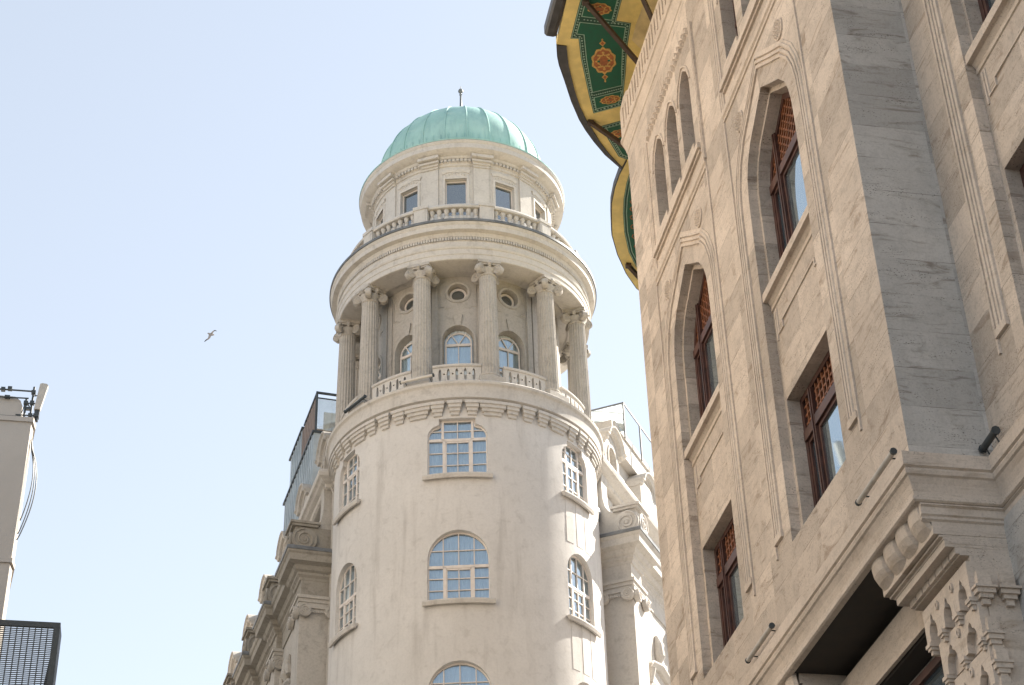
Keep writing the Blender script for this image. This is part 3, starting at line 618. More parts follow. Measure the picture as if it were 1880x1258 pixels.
# wall-washer lamps
def bar_lamp(p0, p1, r, label, mat, brk, group='linear wall lamps'):
    p0, p1 = Vector(p0), Vector(p1); mid = (p0 + p1) / 2
    t = thing('wall_lamp', label, 'lamp', mid, group); d = (p1 - p0).normalized()
    MB().tube([p0, p1], r, 10).build('lamp_housing', mat, t, 50)
    for e, s_ in ((p0, -1), (p1, 1)): MB().tube([e - d * s_ * .004, e + d * s_ * .035], r * 1.25, 8).build('end_cap', M['dark'], t)
    for k in (.12, .88):
        q = p0 + (p1 - p0) * k; MB().tube([q, q + Vector(brk)], .012, 6).build('bracket', M['dark'], t)
    return t
bar_lamp((8.89, 19.25, 12.07), (8.89, 20.62, 12.07), .040, 'grey tube lamp just above the cornice beside the shaded end wall', M['lamp'], (.11, 0, .0))
bar_lamp((8.89, 24.75, 12.12), (8.89, 26.05, 12.12), .040, 'grey tube lamp above the cornice below the far lower window', M['lamp'], (.11, 0, .0))
bar_lamp((10.02, 18.92, 12.02), (9.97, 18.42, 11.98), .05, 'short dark tube lamp on the ledge of the grey shaded end wall', M['dark'], (.05, 0, -.13))

# ================================================================== CENTRE: domed corner building
TX, TY = 8.2605, 50.8332
tb = thing('tower_building', 'cream corner building with round tower, columned belvedere and green copper dome', 'building', (TX, TY, GZ))
CF = atan2(-TY, -TX); R0 = 4.31
def ang(phi): return CF + rad(phi)
def cyl(r0, phi0=0.):
    """u = arc length on radius r0 from phi0, v = height, w = outwards"""
    return lambda u, v, w_: (TX + (r0 + w_) * cos(ang(phi0) + u / r0), TY + (r0 + w_) * sin(ang(phi0) + u / r0), v)
def flat(r0, phi0=0.):
    c, s_ = cos(ang(phi0)), sin(ang(phi0))
    return lambda u, v, w_: (TX + (r0 + w_) * c - u * s_, TY + (r0 + w_) * s_ + u * c, v)
def ring(prof, n=120, mat=None, name='ring', parent=None, smooth=35, a=None, close=False):
    return MB().lathe(prof, n, *((0, 2 * pi) if a is None else (ang(a[0]), ang(a[1]))), c=(TX, TY), close=close).build(name, mat, parent or tb, smooth)
F0 = -3.2; WS = 54.3; FL = (27.3, 23.1, 18.9, 14.7, 10.5, 6.3)
hw = .93; WPH = {0: F0, 1: 54.2, -1: -59.8}
def arch_loop(h, v0, spring, n=16): return [(-h, v0), (h, v0)] + arc(0, spring, h, 0, 180, n)
def top_loop(z, h=hw): return [(x * h / hw, v) for x, v in top_loop0(z)]
def top_loop0(z, h=hw): return [(-h, z), (h, z), (h, z + 1.5), (h - .04, z + 1.62), (h - .16, z + 1.76), (h - .36, z + 1.84), (h - .36, z + 2.04), (-h + .36, z + 2.04), (-h + .36, z + 1.84), (-h + .16, z + 1.76), (-h + .04, z + 1.62), (-h, z + 1.5)]
holes = []
for k in (-1, 0, 1):
    for i, z in enumerate(FL):
        s0 = rad(WPH[k]) * R0; h_ = hw if k == 0 else .70; holes.append(shift(top_loop(z, h_) if i == 0 else arch_loop(h_, z, z + 2.33 - h_), s0))
outer = [(-R0 * rad(118), GZ), (R0 * rad(118), GZ), (R0 * rad(118), 29.95), (-R0 * rad(118), 29.95)]
mb = MB(); f = cyl(R0); mb.plate(outer, holes, f, 0, -.22, gx=.27, gy=1.2, rim=False)
mb.build('tower_wall', M['plaster'], tb, 30)
MB().lathe([(3.95, GZ), (3.95, 30.2)], 48, c=(TX, TY)).build('tower_core', M['stoneD'], tb)
# shallow pleats between the window columns
mb = MB()
for z in FL[:3]:
    for off in (-.5, 0, .5):
        MB().plate(shift([(-.16, z - 1.62), (.16, z - 1.62), (.16, z - .1), (-.16, z - .1)], rad(WPH[1]) * R0 + off), [], cyl(R0), .009, -.01).build('wall_pleat', M['plaster'], tb)

def tower_window(top, z, h=hw, ph=F0, r=R0 - .17):
    fn = flat(r, ph); q = h / hw; sp = z + 2.33 - h; lp = ccw(top_loop(z, h) if top else arch_loop(h, z, sp))
    mb = MB(); mb.plate(lp, [inset(lp, .055)], fn, .0, -.08)
    zt = z + (1.18 if not top else 1.34)
    def half_w(v): return h - .06 if top or v < sp else sqrt(max(h * h - (v - sp) ** 2, 0)) - .05
    B = [(-h + .04, h - .04, zt - .045, zt + .045)]
    for s_ in (-1, 1):
        x = s_ * .42 * q; B.append((x - .045 * q, x + .045 * q, z + .05, zt)); x = s_ * .46 * q
        B.append((x - (.04 if top else .014), x + (.04 if top else .014), zt, z + 1.98 if top else sp + sqrt(h * h - x * x) - .04))
    bars(mb, fn, B, -.07, .018)
    B = [(-.014, .014, z + .05, z + (1.99 if top else 2.28))]
    for v in ([z + .42, z + .80] if not top else [z + .45, z + .88]) + [z + (1.72 if not top else 1.66)]: B.append((-half_w(v), half_w(v), v - .013, v + .013))
    B += [(-.4 * q, .4 * q, z + .05, z + .11), (-.4 * q, .4 * q, zt - .1, zt - .04), (-.385 * q, -.34 * q, z + .05, zt), (.34 * q, .385 * q, z + .05, zt)]
    bars(mb, fn, B, -.06, .004)
    wn = mb.build('window', M['frame'], tb)
    MB().sheet(inset(lp, .03), [], lambda u, v: fn(u, v, -.035)).build('pane', M['glass'], wn)
    for a_, b_, f0 in ((-h, -.03, 0), (.03, h, 2.1)):                # a pair of curtains with a dark gap between
        n = 44; vs = []
        for i in range(n + 1):
            t = i / n; vv = []
            for zz in (z, z + 2.33):
                u = a_ + (b_ - a_) * t; w_ = -.13 + .02 * sin(i * .9 + f0) + .012 * sin(i * 2.3 + f0 * 3); vv.append(fn(u, zz, w_))
            vs += vv
        MB().add(vs, [(2 * i, 2 * i + 2, 2 * i + 3, 2 * i + 1) for i in range(n)]).build('curtain', M['curtain'], wn, True)
    return wn
def tower_sill(z, h=hw, ph=F0):
    mb = MB(); f = cyl(R0, ph); e = h + .12; N = 10
    prof = [(-.0, -.02), (-.06, .05), (-.12, .06), (-.13, .14), (-.03, .17), (.02, .16), (.04, -.02)]
    mb.sweep([(-e + 2 * e * i / N, z) for i in range(N + 1)], prof, lambda u, v, w_: f(u, v, w_), False, True)
    return mb.build('window_sill', M['stone'], tb)
for k in (-1, 0, 1):
    h_ = hw if k == 0 else .70
    tower_window(True, FL[0], h_, WPH[k]); tower_sill(FL[0], h_, WPH[k])
    src = [tower_window(False, FL[1], h_, WPH[k]), tower_sill(FL[1], h_, WPH[k])]
    for z in FL[2:]:
        for o in src: copy_tree(o, tb, (0, 0, z - FL[1]))
# corbel ring under the belvedere
COLS = [-19.5 + 31 * k for k in range(-2, 4)]; COLX = [-81.5, -50.5, -19.5, 11.5, 42.5, 73.5, 104.5, -112.5]
ring([(4.3, 29.86), (4.40, 29.88), (4.44, 29.94), (4.53, 29.97), (4.53, 30.36), (4.55, 30.40), (4.61, 30.44), (4.63, 30.52), (4.57, 30.58), (4.5, 30.62), (3.2, 30.66)], 144, M['stone'], 'belvedere_cornice')
def corbel_mb(ph, half, r=R0):
    mb = MB(); f = cyl(r, ph)
    for j, (w_, o_) in enumerate(((half * .60, .06), (half * .74, .11), (half * .88, .16), (half, .20))):
        z0 = 29.42 + j * .115; e = w_
        N = 4
        for q in range(N):
            u0, u1 = -e + 2 * e * q / N, -e + 2 * e * (q + 1) / N; mb.box(u0, u1, z0 + .012, z0 + .115, -.03, o_, f)
        mb.box(-e * .97, e * .97, z0 - .002, z0 + .013, -.03, o_ - .02, f)
    return mb
big = corbel_mb(-19.5, .46).build('large_corbel', M['stone'], tb)
for a in COLX:
    if a != -19.5: copy_tree(big, tb, (0, 0, 0), rad(a + 19.5))
sm = corbel_mb(-19.5 + 15.5, .225).build('small_corbel', M['stone'], tb)
for a in COLX:
    for off in (-7.1, 0, 7.1):
        if abs(a + 15.5 + off - (-4)) > .01: copy_tree(sm, tb, (0, 0, 0), rad(a + off + 19.5))
# drum behind the columns
RD = 3.3; DW = [F0 + 31 * k for k in (-2, -1, 0, 1, 2)]
def dwl(h, z0, sp): return arch_loop(h, z0, sp, 12)
outer = [(-RD * rad(125), 30.5), (RD * rad(125), 30.5), (RD * rad(125), 35.6), (-RD * rad(125), 35.6)]
holes = []
for a in DW: holes.append(shift(dwl(.52, 31.6, 33.0), rad(a) * RD)); holes.append([(rad(a) * RD + .33 * cos(2 * pi * k / 24), 34.87 + .33 * sin(2 * pi * k / 24)) for k in range(24)])
mb = MB(); mb.plate(outer, holes, cyl(RD), 0, -.3, gx=.25, gy=.7, rim=False); mb.build('drum_wall', M['stoneG'], tb, 30)
MB().lathe([(2.95, 30.4), (2.95, 38)], 40, c=(TX, TY)).build('drum_core', M['stoneD'], tb)
fn = flat(RD - .2, F0)
lp = ccw(dwl(.44, 31.95, 32.93)); mb = MB(); mb.plate(lp, [inset(lp, .05)], fn, 0, -.07)
bars(mb, fn, [(-.42, .42, 32.84, 32.93), (-.014, .014, 31.97, 32.85), (-.4, .4, 32.12, 32.14)], -.05, .01)
for s_ in (-1, 1): mb.plate(ccw([(0, 32.93), (s_ * .03, 32.93), (s_ * .27, 33.31), (s_ * .24, 33.33)]), [], fn, .005, -.05)
dw = mb.build('drum_window', M['frame'], tb); MB().sheet(inset(lp, .03), [], lambda u, v: fn(u, v, -.03)).build('pane', M['glass'], dw)
mb = MB(); n = 40; vs = []
for i in range(n + 1):
    u = -.5 + i / n; w_ = -.1 + .014 * sin(i * 1.3); vs += [fn(u, 31.5, w_), fn(u, 33.6, w_)]
mb.add(vs, [(2 * i, 2 * i + 2, 2 * i + 3, 2 * i + 1) for i in range(n)]); mb.build('curtain', M['curtain'], dw, True)
lpc = lambda r: [(r * cos(2 * pi * k / 28), 34.87 + r * sin(2 * pi * k / 28)) for k in range(28)]
mb = MB(); mb.plate(lpc(.29), [lpc(.215)], fn, .0, -.07); oc = mb.build('round_window', M['frame'], tb)
MB().sheet(lpc(.25), [], lambda u, v: fn(u, v, -.03)).build('pane', M['dkglass'], oc)
fd = cyl(RD, F0)
mb = MB(); mb.sweep(lpc(.33), [(.0, -.02), (0, .03), (-.05, .05), (-.1, .03), (-.11, -.02)], fd, True); mb.build('round_window_surround', M['stoneG'], tb); sur = [o for o in bpy.data.objects if o.name == 'round_window_surround'][0]
mb = MB(); mb.sweep(shift([(-.52, 31.9), (-.52, 33.0)] + arc(0, 33.0, .52, 180, 0, 14)[1:] + [(.52, 31.9)], 0), [(0, -.01), (.0, .03), (.07, .03), (.09, -.01)], fd)
mb.plate([(-.085, 33.5), (.085, 33.5), (.15, 33.95), (-.15, 33.95)], [], fd, .06, -.01)
mb.sweep([(-.62, 34.3), (-.44, 34.3), (-.44, 34.22), (.44, 34.22), (.44, 34.3), (.62, 34.3), (.62, 35.3), (-.62, 35.3)], [(0, -.01), (0, .022), (.03, .022), (.03, -.01)], fd, True)
hd = mb.build('window_hood', M['stoneG'], tb)
mb = MB()
for s_ in (-1, 1): mb.box(s_ * .76 - .1, s_ * .76 + .1, 30.9, 35.4, -.02, .05, fd)
pl_ = mb.build('drum_pilaster', M['stoneG'], tb)
for k in (-2, -1, 1, 2):
    for o in (dw, oc, sur, hd, pl_): copy_tree(o, tb, (0, 0, 0), rad(31 * k))
# columns
RC = 4.04; cc = (TX + RC * cos(ang(-19.5)), TY + RC * sin(ang(-19.5)))
def flute(a, z): return 1 - .075 * max(0, 1 - (abs(((a * 20 / (2 * pi)) % 1) - .5) / .36) ** 2) ** .5 if abs(((a * 20 / (2 * pi)) % 1) - .5) < .36 else 1.
mb = MB()
rr = ang(-19.5); ux, uy = cos(rr), sin(rr)
def col_local(u, v, w_): return (cc[0] + ux * w_ - uy * u, cc[1] + uy * w_ + ux * u, v)     # u tangential, w radial
mb.box(-.42, .42, 30.62, 30.80, -.42, .46, col_local)
mb.lathe([(.0, 30.8), (.40, 30.8), (.425, 30.84), (.41, 30.89), (.36, 30.91), (.355, 30.94), (.375, 30.97), (.37, 31.01), (.33, 31.04), (0, 31.04)], 32, c=cc)
colm = mb.build('column', M['stoneG'], tb, 40)
mb = MB().lathe([(.325 - .05 * ((z - 31.03) / 3.9) ** 1.4, z) for z in [31.03 + 3.9 * i / 10 for i in range(11)]], 160, c=cc, rf=flute); mb.build('shaft', M['stoneG'], colm, 50)
mb = MB().lathe([(.27, 34.9), (.30, 34.92), (.30, 34.96), (.27, 34.98), (.28, 35.03), (.35, 35.12), (.36, 35.17), (.3, 35.2), (0, 35.2)], 32, c=cc)
mb.box(-.38, .38, 35.32, 35.43, -.38, .38, col_local); mb.box(-.34, .34, 35.26, 35.325, -.34, .34, col_local)
def volute(mb, cx, cz, dirv, side, r, th, fnp):
    """scroll in the vertical plane through dirv; fnp(u along dirv, z, t across)"""
    q = [(cx + r * cos(2 * pi * k / 20), cz + r * sin(2 * pi * k / 20)) for k in range(20)]
    mb.plate(q, [], lambda u, v, w_: fnp(u, v, w_), th / 2, -th / 2, back=True)
    for s_ in (-1, 1):
        pts = []
        for k in range(46):
            t = k / 45; a = -side * t * 4.2 * pi + pi / 2; rr_ = r * (.93 - .78 * t); pts.append(fnp(cx + rr_ * cos(a), cz + rr_ * sin(a), s_ * (th / 2 + .004)))
        mb.tube(pts, .10 * r, 5)
        mb.tube([fnp(cx, cz, 0), fnp(cx, cz, s_ * (th / 2 + .03))], r * .16, 8)
for k in range(4):
    d = (cos(pi / 4 + k * pi / 2), sin(pi / 4 + k * pi / 2)); f2 = lambda u, v, w_, d=d: col_local(d[0] * u - d[1] * w_, v, d[1] * u + d[0] * w_)
    volute(mb, .43, 35.10, d, 1, .165, .17, f2)
    mb.plate([(.1, 35.18), (.44, 35.2), (.47, 35.3), (.1, 35.32)], [], f2, .07, -.07, back=True)
for k in range(4):
    d = (cos(k * pi / 2), sin(k * pi / 2)); mb.tube([col_local(d[0] * .30, 35.2, d[1] * .30), col_local(d[0] * .39, 35.30, d[1] * .39), col_local(d[0] * .36, 35.38, d[1] * .36)], [.05, .08, .05], 8)
mb.build('capital', M['stoneG'], colm, 35)
for a in COLX:
    if a != -19.5: copy_tree(colm, tb, (0, 0, 0), rad(a + 19.5))
# parapet panels between the columns
RPp = 4.2; mb = MB(); ph = F0; f = cyl(RPp, ph); e = RPp * rad(10.6)
hol = []
for k in range(-2, 3):
    u = k * .27; hol.append([(u - .038, 30.86), (u, 30.79), (u + .038, 30.86), (u + .05, 31.03), (u + .038, 31.2), (u, 31.27), (u - .038, 31.2), (u - .05, 31.03)])
for k in range(-2, 2):
    u = k * .27 + .135; hol.append([(u + .036 * cos(pi * t / 4), 31.06 + .036 * sin(pi * t / 4)) for t in range(8)])
mb.plate([(-e, 30.6), (e, 30.6), (e, 31.34), (-e, 31.34)], hol, f, 0, -.12, gx=.4, gy=2., back=True)
mb.sweep([(-e + 2 * e * i / 8, 31.36) for i in range(9)], [(-.04, -.15), (-.04, .03), (0, .05), (.05, .04), (.06, -.15)], f, False, True)
pp = mb.build('pierced_parapet', M['stone'], tb)
for k in (-3, -2, -1, 1, 2, 3): copy_tree(pp, tb, (0, 0, 0), rad(31 * k))
# entablature
ring([(3.25, 35.5), (3.6, 35.5), (3.65, 35.43), (4.36, 35.43), (4.385, 35.45), (4.385, 35.62), (4.41, 35.64), (4.41, 35.84), (4.44, 35.86), (4.46, 35.92), (4.40, 35.96), (4.37, 35.98), (4.37, 36.17), (4.39, 36.19), (4.36, 36.20), (4.36, 36.34), (4.40, 36.36), (4.42, 36.44), (4.44, 36.50), (4.61, 36.52), (4.62, 36.69), (4.66, 36.73), (4.675, 36.80)], 160, M['stone'], 'entablature')
ring([(4.68, 36.79), (4.71, 36.80), (4.71, 36.89), (4.62, 36.90), (4.1, 36.96), (3.2, 37.0)], 160, M['lead'], 'lead_flashing')
mb = MB(); N = 300
for k in range(N):
    a = 360 * k / N
    if abs((a + 180) % 360 - 180) < 110: mb.box(-.028, .028, 36.22, 36.33, -.01, .06, cyl(4.36, a))
mb.build('dentil_row', M['stone'], tb)
# upper balustrade
RBb = 4.02; LS = 31.0
ring([(RBb - .16, 36.9), (RBb - .16, 37.1), (RBb + .14, 37.1), (RBb + .16, 36.9)], 120, M['stone'], 'balustrade_base', smooth=False)
ring([(RBb - .15, 37.80), (RBb - .17, 37.86), (RBb - .13, 37.95), (RBb + .13, 37.95), (RBb + .17, 37.86), (RBb + .15, 37.80)], 120, M['stone'], 'balustrade_rail', smooth=False, close=True)
post = MB(); f = flat(RBb, -19.5); post.box(-.24, .24, 36.92, 38.0, -.19, .19, f); post.box(-.27, .27, 37.84, 37.97, -.21, .22, f); post.box(-.17, .17, 37.2, 37.72, .1, .205, f)
post = post.build('balustrade_post', M['stone'], tb)
for a in COLX:
    if a != -19.5: copy_tree(post, tb, (0, 0, 0), rad(a + 19.5))
bc = (TX + RBb * cos(ang(-19.5 + 4.9)), TY + RBb * sin(ang(-19.5 + 4.9)))
BP = [(.05, 37.08), (.09, 37.1), (.09, 37.15), (.055, 37.18), (.08, 37.26), (.10, 37.36), (.085, 37.46), (.05, 37.53), (.075, 37.57), (.05, 37.61), (.085, 37.69), (.095, 37.76), (.07, 37.8), (.09, 37.82)]
bl = MB().lathe(BP, 14, c=bc).build('baluster', M['stone'], tb, 40)
cnt = 0
for a in (-81.5, -50.5, -19.5, 11.5, 42.5, 73.5):
    for j in range(7):
        if a == -19.5 and j == 0: continue
        copy_tree(bl, tb, (0, 0, 0), rad(a + 19.5 + j * 3.53))
# lantern
RL = 3.2; outer = [(-RL * rad(130), 36.9), (RL * rad(130), 36.9), (RL * rad(130), 40.7), (-RL * rad(130), 40.7)]
LW = [-3.7 + 31.6 * k for k in (-2, -1, 0, 1, 2)]
holes = [shift([(-.375, 38.2), (.375, 38.2), (.375, 39.82), (-.375, 39.82)], rad(a) * RL) for a in LW]
mb = MB(); mb.plate(outer, holes, cyl(RL), 0, -.22, gx=.25, gy=.8, rim=False); mb.build('lantern_wall', M['stone'], tb, 30)
MB().lathe([(2.9, 36.9), (2.9, 41)], 40, c=(TX, TY)).build('lantern_core', M['stoneD'], tb)
fn = flat(RL - .14, -3.7); lp = [(-.37, 38.2), (.37, 38.2), (.37, 39.8), (-.37, 39.8)]
mb = MB().plate(lp, [inset(lp, .04)], fn, 0, -.06); lw = mb.build('lantern_window', M['frame'], tb); MB().sheet(inset(lp, .02), [], lambda u, v: fn(u, v, -.03)).build('pane', M['dkglass'], lw)
fl = cyl(RL, -3.7); mb = MB(); fr = [(-.375, 38.1), (-.375, 39.82), (.375, 39.82), (.375, 38.1)]
mb.sweep(fr, [(0, -.01), (0, .03), (.07, .045), (.1, .02), (.12, -.01)], fl)
mb.sweep([(-.5, 40.12), (-.3, 40.2), (.3, 40.2), (.5, 40.12)], [(-.1, -.01), (-.1, .03), (0, .06), (.04, .05), (.05, -.01)], fl)
for k in range(-4, 5):
    u = k * .11; z = 40.05 - .008 * k * k; q = .05; mb.add([fl(u - q, z, 0), fl(u, z - q, 0), fl(u + q, z, 0), fl(u, z + q, 0), fl(u, z, .05)], [(0, 1, 4), (1, 2, 4), (2, 3, 4), (3, 0, 4)])
ls = mb.build('lantern_window_surround', M['stone'], tb)
for k in (-2, -1, 1, 2):
    for o in (lw, ls): copy_tree(o, tb, (0, 0, 0), rad(31.6 * k))
mb = MB(); f = cyl(RL, -19.5)
mb.box(-.27, .27, 36.95, 40.32, -.02, .055, f); mb.box(-.33, .33, 36.95, 37.6, -.02, .08, f)
for j, (zz, w_, o_) in enumerate(((40.3, .28, .1), (40.38, .30, .16), (40.46, .33, .25), (40.58, .35, .36))): mb.box(-w_, w_, zz, zz + (.085 if j < 3 else .12), -.02, o_, f)
lp_ = mb.build('lantern_pilaster', M['stone'], tb)
for a in COLX:
    if a != -19.5: copy_tree(lp_, tb, (0, 0, 0), rad((a + 19.5) * 31.6 / 31))
ring([(3.18, 40.36), (3.24, 40.38), (3.26, 40.46), (3.30, 40.48), (3.30, 40.60), (3.36, 40.62), (3.40, 40.70), (3.62, 40.76), (3.66, 40.80), (3.70, 40.82), (3.70, 41.02), (3.74, 41.06), (3.755, 41.14)], 144, M['stone'], 'lantern_cornice')
mb = MB()
for k in range(150):
    a = 360 * k / 150
    if abs((a + 180) % 360 - 180) < 110: mb.box(-.045, .045, 40.49, 40.585, -.01, .07, cyl(3.30, a))
mb.build('dentil_row', M['stone'], tb)
# dome
RDm = 3.13; ZD = 41.82
prof = [(3.765, 41.14), (3.775, 41.19), (3.6, 41.24), (3.2, 41.42), (3.14, 41.5)] + [(RDm * cos(rad(t)), ZD + RDm * sin(rad(t))) for t in range(0, 89, 4)] + [(.02, ZD + RDm)]
dome = ring(prof, 96, M['copper'], 'dome', smooth=30)
mb = MB()
for k in range(24):
    a = ang(k * 15 + 4); mb.tube([(TX + (RDm + .01) * cos(rad(t)) * cos(a), TY + (RDm + .01) * cos(rad(t)) * sin(a), ZD + (RDm + .01) * sin(rad(t))) for t in range(-2, 87, 4)], .028, 5)
    for a2 in (ang(k * 15 + 6.5), ang(k * 15 + 11.5), ang(k * 15 + 1.5)): mb.tube([(TX + 3.16 * cos(a2), TY + 3.16 * sin(a2), 41.55), (TX + 3.17 * cos(a2), TY + 3.17 * sin(a2), 41.98)], .016, 4)
mb.build('standing_seam', M['copper'], dome)
mb = MB().lathe([(0, 44.9), (.18, 44.95), (.14, 45.1), (.07, 45.2), (.065, 45.5), (.15, 45.6), (.18, 45.70), (.12, 45.80), (.05, 45.86), (.035, 46.56), (.06, 46.6), (.03, 46.63), (.03, 46.68), (.085, 46.73), (.10, 46.79), (.075, 46.86), (.015, 46.9), (.012, 47.04), (0, 47.05)], 16, c=(TX, TY)); mb.build('finial', M['lead'], tb, 40)

# ---- the two wings
WU = 1.04
def wing(az, side, cw_, ndorm, u_d, dsp):
    a = rad(az); D = Vector((sin(a), cos(a))); N = Vector((D.y, -D.x)) * side
    def W(u, c, z): p = Vector((TX, TY)) * WU + (D * u + N * c) * WU; return (p.x, p.y, z * WU)          # wings start 2 m behind the tower axis; bay unit 1.04 m
    fl = lambda dc: (lambda u, v, w_: W(u, cw_ + dc + w_, v))      # long face
    fe = lambda u0: (lambda c, v, w_: W(u0 - w_, c, v))            # end face towards the camera
    L = 34.
    mb = MB(); mb.box(0, L, 1.0, cw_ - .25, GZ, 26.1, W); mb.box(.3, L, 1.0, 4.35, 26, 29.2, W); mb.box(.6, L, 1., 3.9, 29.1, 31.9, W)
    # long wall with window openings
    hol = []; us = []
    k = 0
    while 2.5 + 4.05 * k < L - 2:
        u = 2.52 + 4.05 * k; us.append(u)
        for z in (19.3, 14.9, 10.5, 6.1): hol.append([(u - .75, z), (u + .75, z), (u + .75, z + 2.7), (u - .75, z + 2.7)])
        k += 1
    mb.plate([(0.02, GZ), (L, GZ), (L, 24.8), (0.02, 24.8)], hol, fl(-.24), 0, -.3)
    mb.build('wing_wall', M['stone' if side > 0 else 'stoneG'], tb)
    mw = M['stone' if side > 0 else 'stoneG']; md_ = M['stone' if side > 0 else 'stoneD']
    # windows on the long face
    fn = fl(-.4); lp = [(us[0] - .75, 19.3), (us[0] + .75, 19.3), (us[0] + .75, 22.0), (us[0] - .75, 22.0)]
    mb = MB(); mb.plate(lp, [inset(lp, .06)], fn, 0, -.06); u = us[0]
    bars(mb, fn, [(u - .04, u + .04, 19.3, 22), (u - .75, u + .75, 21.2, 21.28), (u - .75, u + .75, 20.2, 20.23)], -.05, .01)
    wn = mb.build('wing_window', M['frame'], tb); MB().sheet(lp, [], lambda a_, b: fn(a_, b, -.03)).build('pane', M['dkglass'], wn)
    f = fl(-.24); mb = MB(); mb.sweep([(u - .75, 19.2), (u - .75, 22.0), (u + .75, 22.0), (u + .75, 19.2)], [(0, -.01), (0, .05), (.12, .08), (.2, .05), (.22, -.01)], f)
    mb.sweep([(u - 1.1, 22.5), (u - .9, 22.65), (u, 22.85), (u + .9, 22.65), (u + 1.1, 22.5)], [(-.14, -.01), (-.12, .1), (0, .22), (.05, .22), (.06, -.01)], f)
    for s_ in (-1, 1):
        if side < 0: mb.tube([f(u + s_ * (.55 - .4 * t), 23.0 + .55 * t + .12 * sin(6 * t), .12) for t in [i / 8 for i in range(9)]], [.10, .13, .15, .13, .10, .12, .14, .12, .06], 7)
        mb.tube([f(u + s_ * .95, 22.0, .06), f(u + s_ * .95, 22.45, .14)], [.1, .14], 8)
    mb.tube([f(u, 22.9, .04), f(u, 23.2, .1), f(u, 23.6, .08), f(u, 23.9, .04)], [.08, .2, .17, .06], 10)
    mb.box(u - .95, u + .95, 19.08, 19.24, -.01, .16, f)
    orn = mb.build('window_ornament', mw, tb)
    for i in range(1, len(us)):
        if i < 4 or True:
            for o in (wn, orn): copy_tree(o, tb, tuple(list(D * (WU * (us[i] - us[0]))) + [0]))
    for z in (14.9, 10.5, 6.1):
        for i in range(0, 4): copy_tree(wn, tb, tuple(list(D * (WU * (us[i] - us[0]))) + [WU * (z - 19.3)]))
    # pilaster with scrolled capital; first one stands at the corner
    mb = MB(); c0 = 4.0 ; mb.box(-.06, .95, c0 if True else 0, cw_ + .0, GZ, 24.2, W)
    mb.box(-.12, 1.02, c0, cw_ + .06, 24.50, 24.62, W); mb.box(-.17, 1.06, c0, cw_ + .11, 24.62, 24.72, W); mb.box(-.09, .98, c0, cw_ + .03, 24.19, 24.51, W)
    pl = mb.build('pilaster', mw, tb)
    mb = MB()
    fE = lambda c, v, t: W(-.16 - t, c, v); fS = lambda u_, v, t: W(u_, cw_ + .1 + t, v)
    volute(mb, cw_ - .14, 24.18, None, 1, .20, .14, fE); volute(mb, cw_ - .95, 24.18, None, -1, .20, .14, fE)
    volute(mb, .08, 24.18, None, -1, .2, .14, fS); volute(mb, .84, 24.18, None, 1, .2, .14, fS)
    mb.box(-.14, .98, cw_ - .95, cw_ + .08, 24.3, 24.42, W)
    for k in range(7): q = fE(cw_ - .76 + k * .07, 24.2, .02); mb.tube([q, (q[0], q[1], q[2] - .07)], .03, 6)
    cp = mb.build('scroll_capital', mw, pl, 35)
    # entablature block + cornice returned round the corner, volute block on top
    mb = MB(); mb.box(-.02, .9, c0, cw_ - .02, 24.72, 25.55, W)
    pf = [(-.02, 25.25), (.03, 25.27), (.05, 25.35), (.12, 25.42), (.12, 25.5), (.2, 25.55), (.26, 25.68), (.45, 25.74), (.47, 25.95), (.52, 26.0), (.55, 26.12), (.5, 26.18), (-.3, 26.24), (-.3, 25.25)]
    mb.sweep([(0, c0), (0, cw_), (.95, cw_), (.95, cw_ - .5)], pf, lambda u_, c, z: W(u_, c, z), False, True)
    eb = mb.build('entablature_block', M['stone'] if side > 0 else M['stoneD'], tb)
    MB().sweep([(0, c0), (0, cw_), (.95, cw_), (.95, cw_ - .5)], [(.50, 26.06), (.56, 26.06), (.57, 26.15), (.5, 26.21), (-.2, 26.26), (-.2, 26.2)], lambda u_, c, z: W(u_, c, z), False, True).build('lead_capping', M['lead'], eb)
    mb = MB(); mb.box(.1, .8, 4.3, cw_ + .22, 26.2, 27.2, W); mb.box(0, .9, cw_ - .5, cw_ + .33, 27.18, 27.26, W); mb.box(-.05, .95, cw_ - .56, cw_ + .40, 27.26, 27.34, W)
    fV = lambda c, v, t: W(.08 - t, c, v)
    volute(mb, cw_ - .06, 26.70, None, 1, .40, .22, fV)
    fV2 = lambda u_, v, t: W(u_, cw_ + .26 + t, v); volute(mb, .42, 26.72, None, 1, .36, .2, fV2)
    for i in range(4): mb.box(.02 + .02 * i, .9 - .02 * i, cw_ - .1, cw_ + .34 - .06 * i, 26.2 + .09 * i, 26.29 + .09 * i, W)
    vb = mb.build('volute_block', md_, tb, 35)
    for i in range(1, 8):
        for o in (pl, eb, vb): copy_tree(o, tb, tuple(list(D * (WU * 4.05 * i)) + [0]))
    # linking cornice between the blocks, frieze
    mb = MB(); mb.box(.9, L, 3.5, cw_ - .2, 24.7, 25.5, W); mb.sweep([(.5, cw_ - .22), (L, cw_ - .22)], pf, lambda u_, c, z: W(u_, c, z), False, True)
    mb.build('linking_cornice', md_, tb)
    # swept attic end wall, roll cornice
    mb = MB(); sw = [(4.1, 26.2), (5.0, 26.2), (5.0, 27.2), (4.86, 27.32), (4.76, 27.5), (4.70, 27.8), (4.68, 28.3), (4.72, 28.8), (4.1, 28.8)]
    mb.plate(ccw(sw), [], fe(.12), 0, -.5, back=True)
    mb.build('attic_wall', mw, tb)
    for k in range(4):
        for j in range(3): u = 1.25 + 4.05 * k + j * .75; MB().box(u, u + .5, 4.3, 4.46, 26.5, 28.5, W).build('attic_panel', mw, tb)
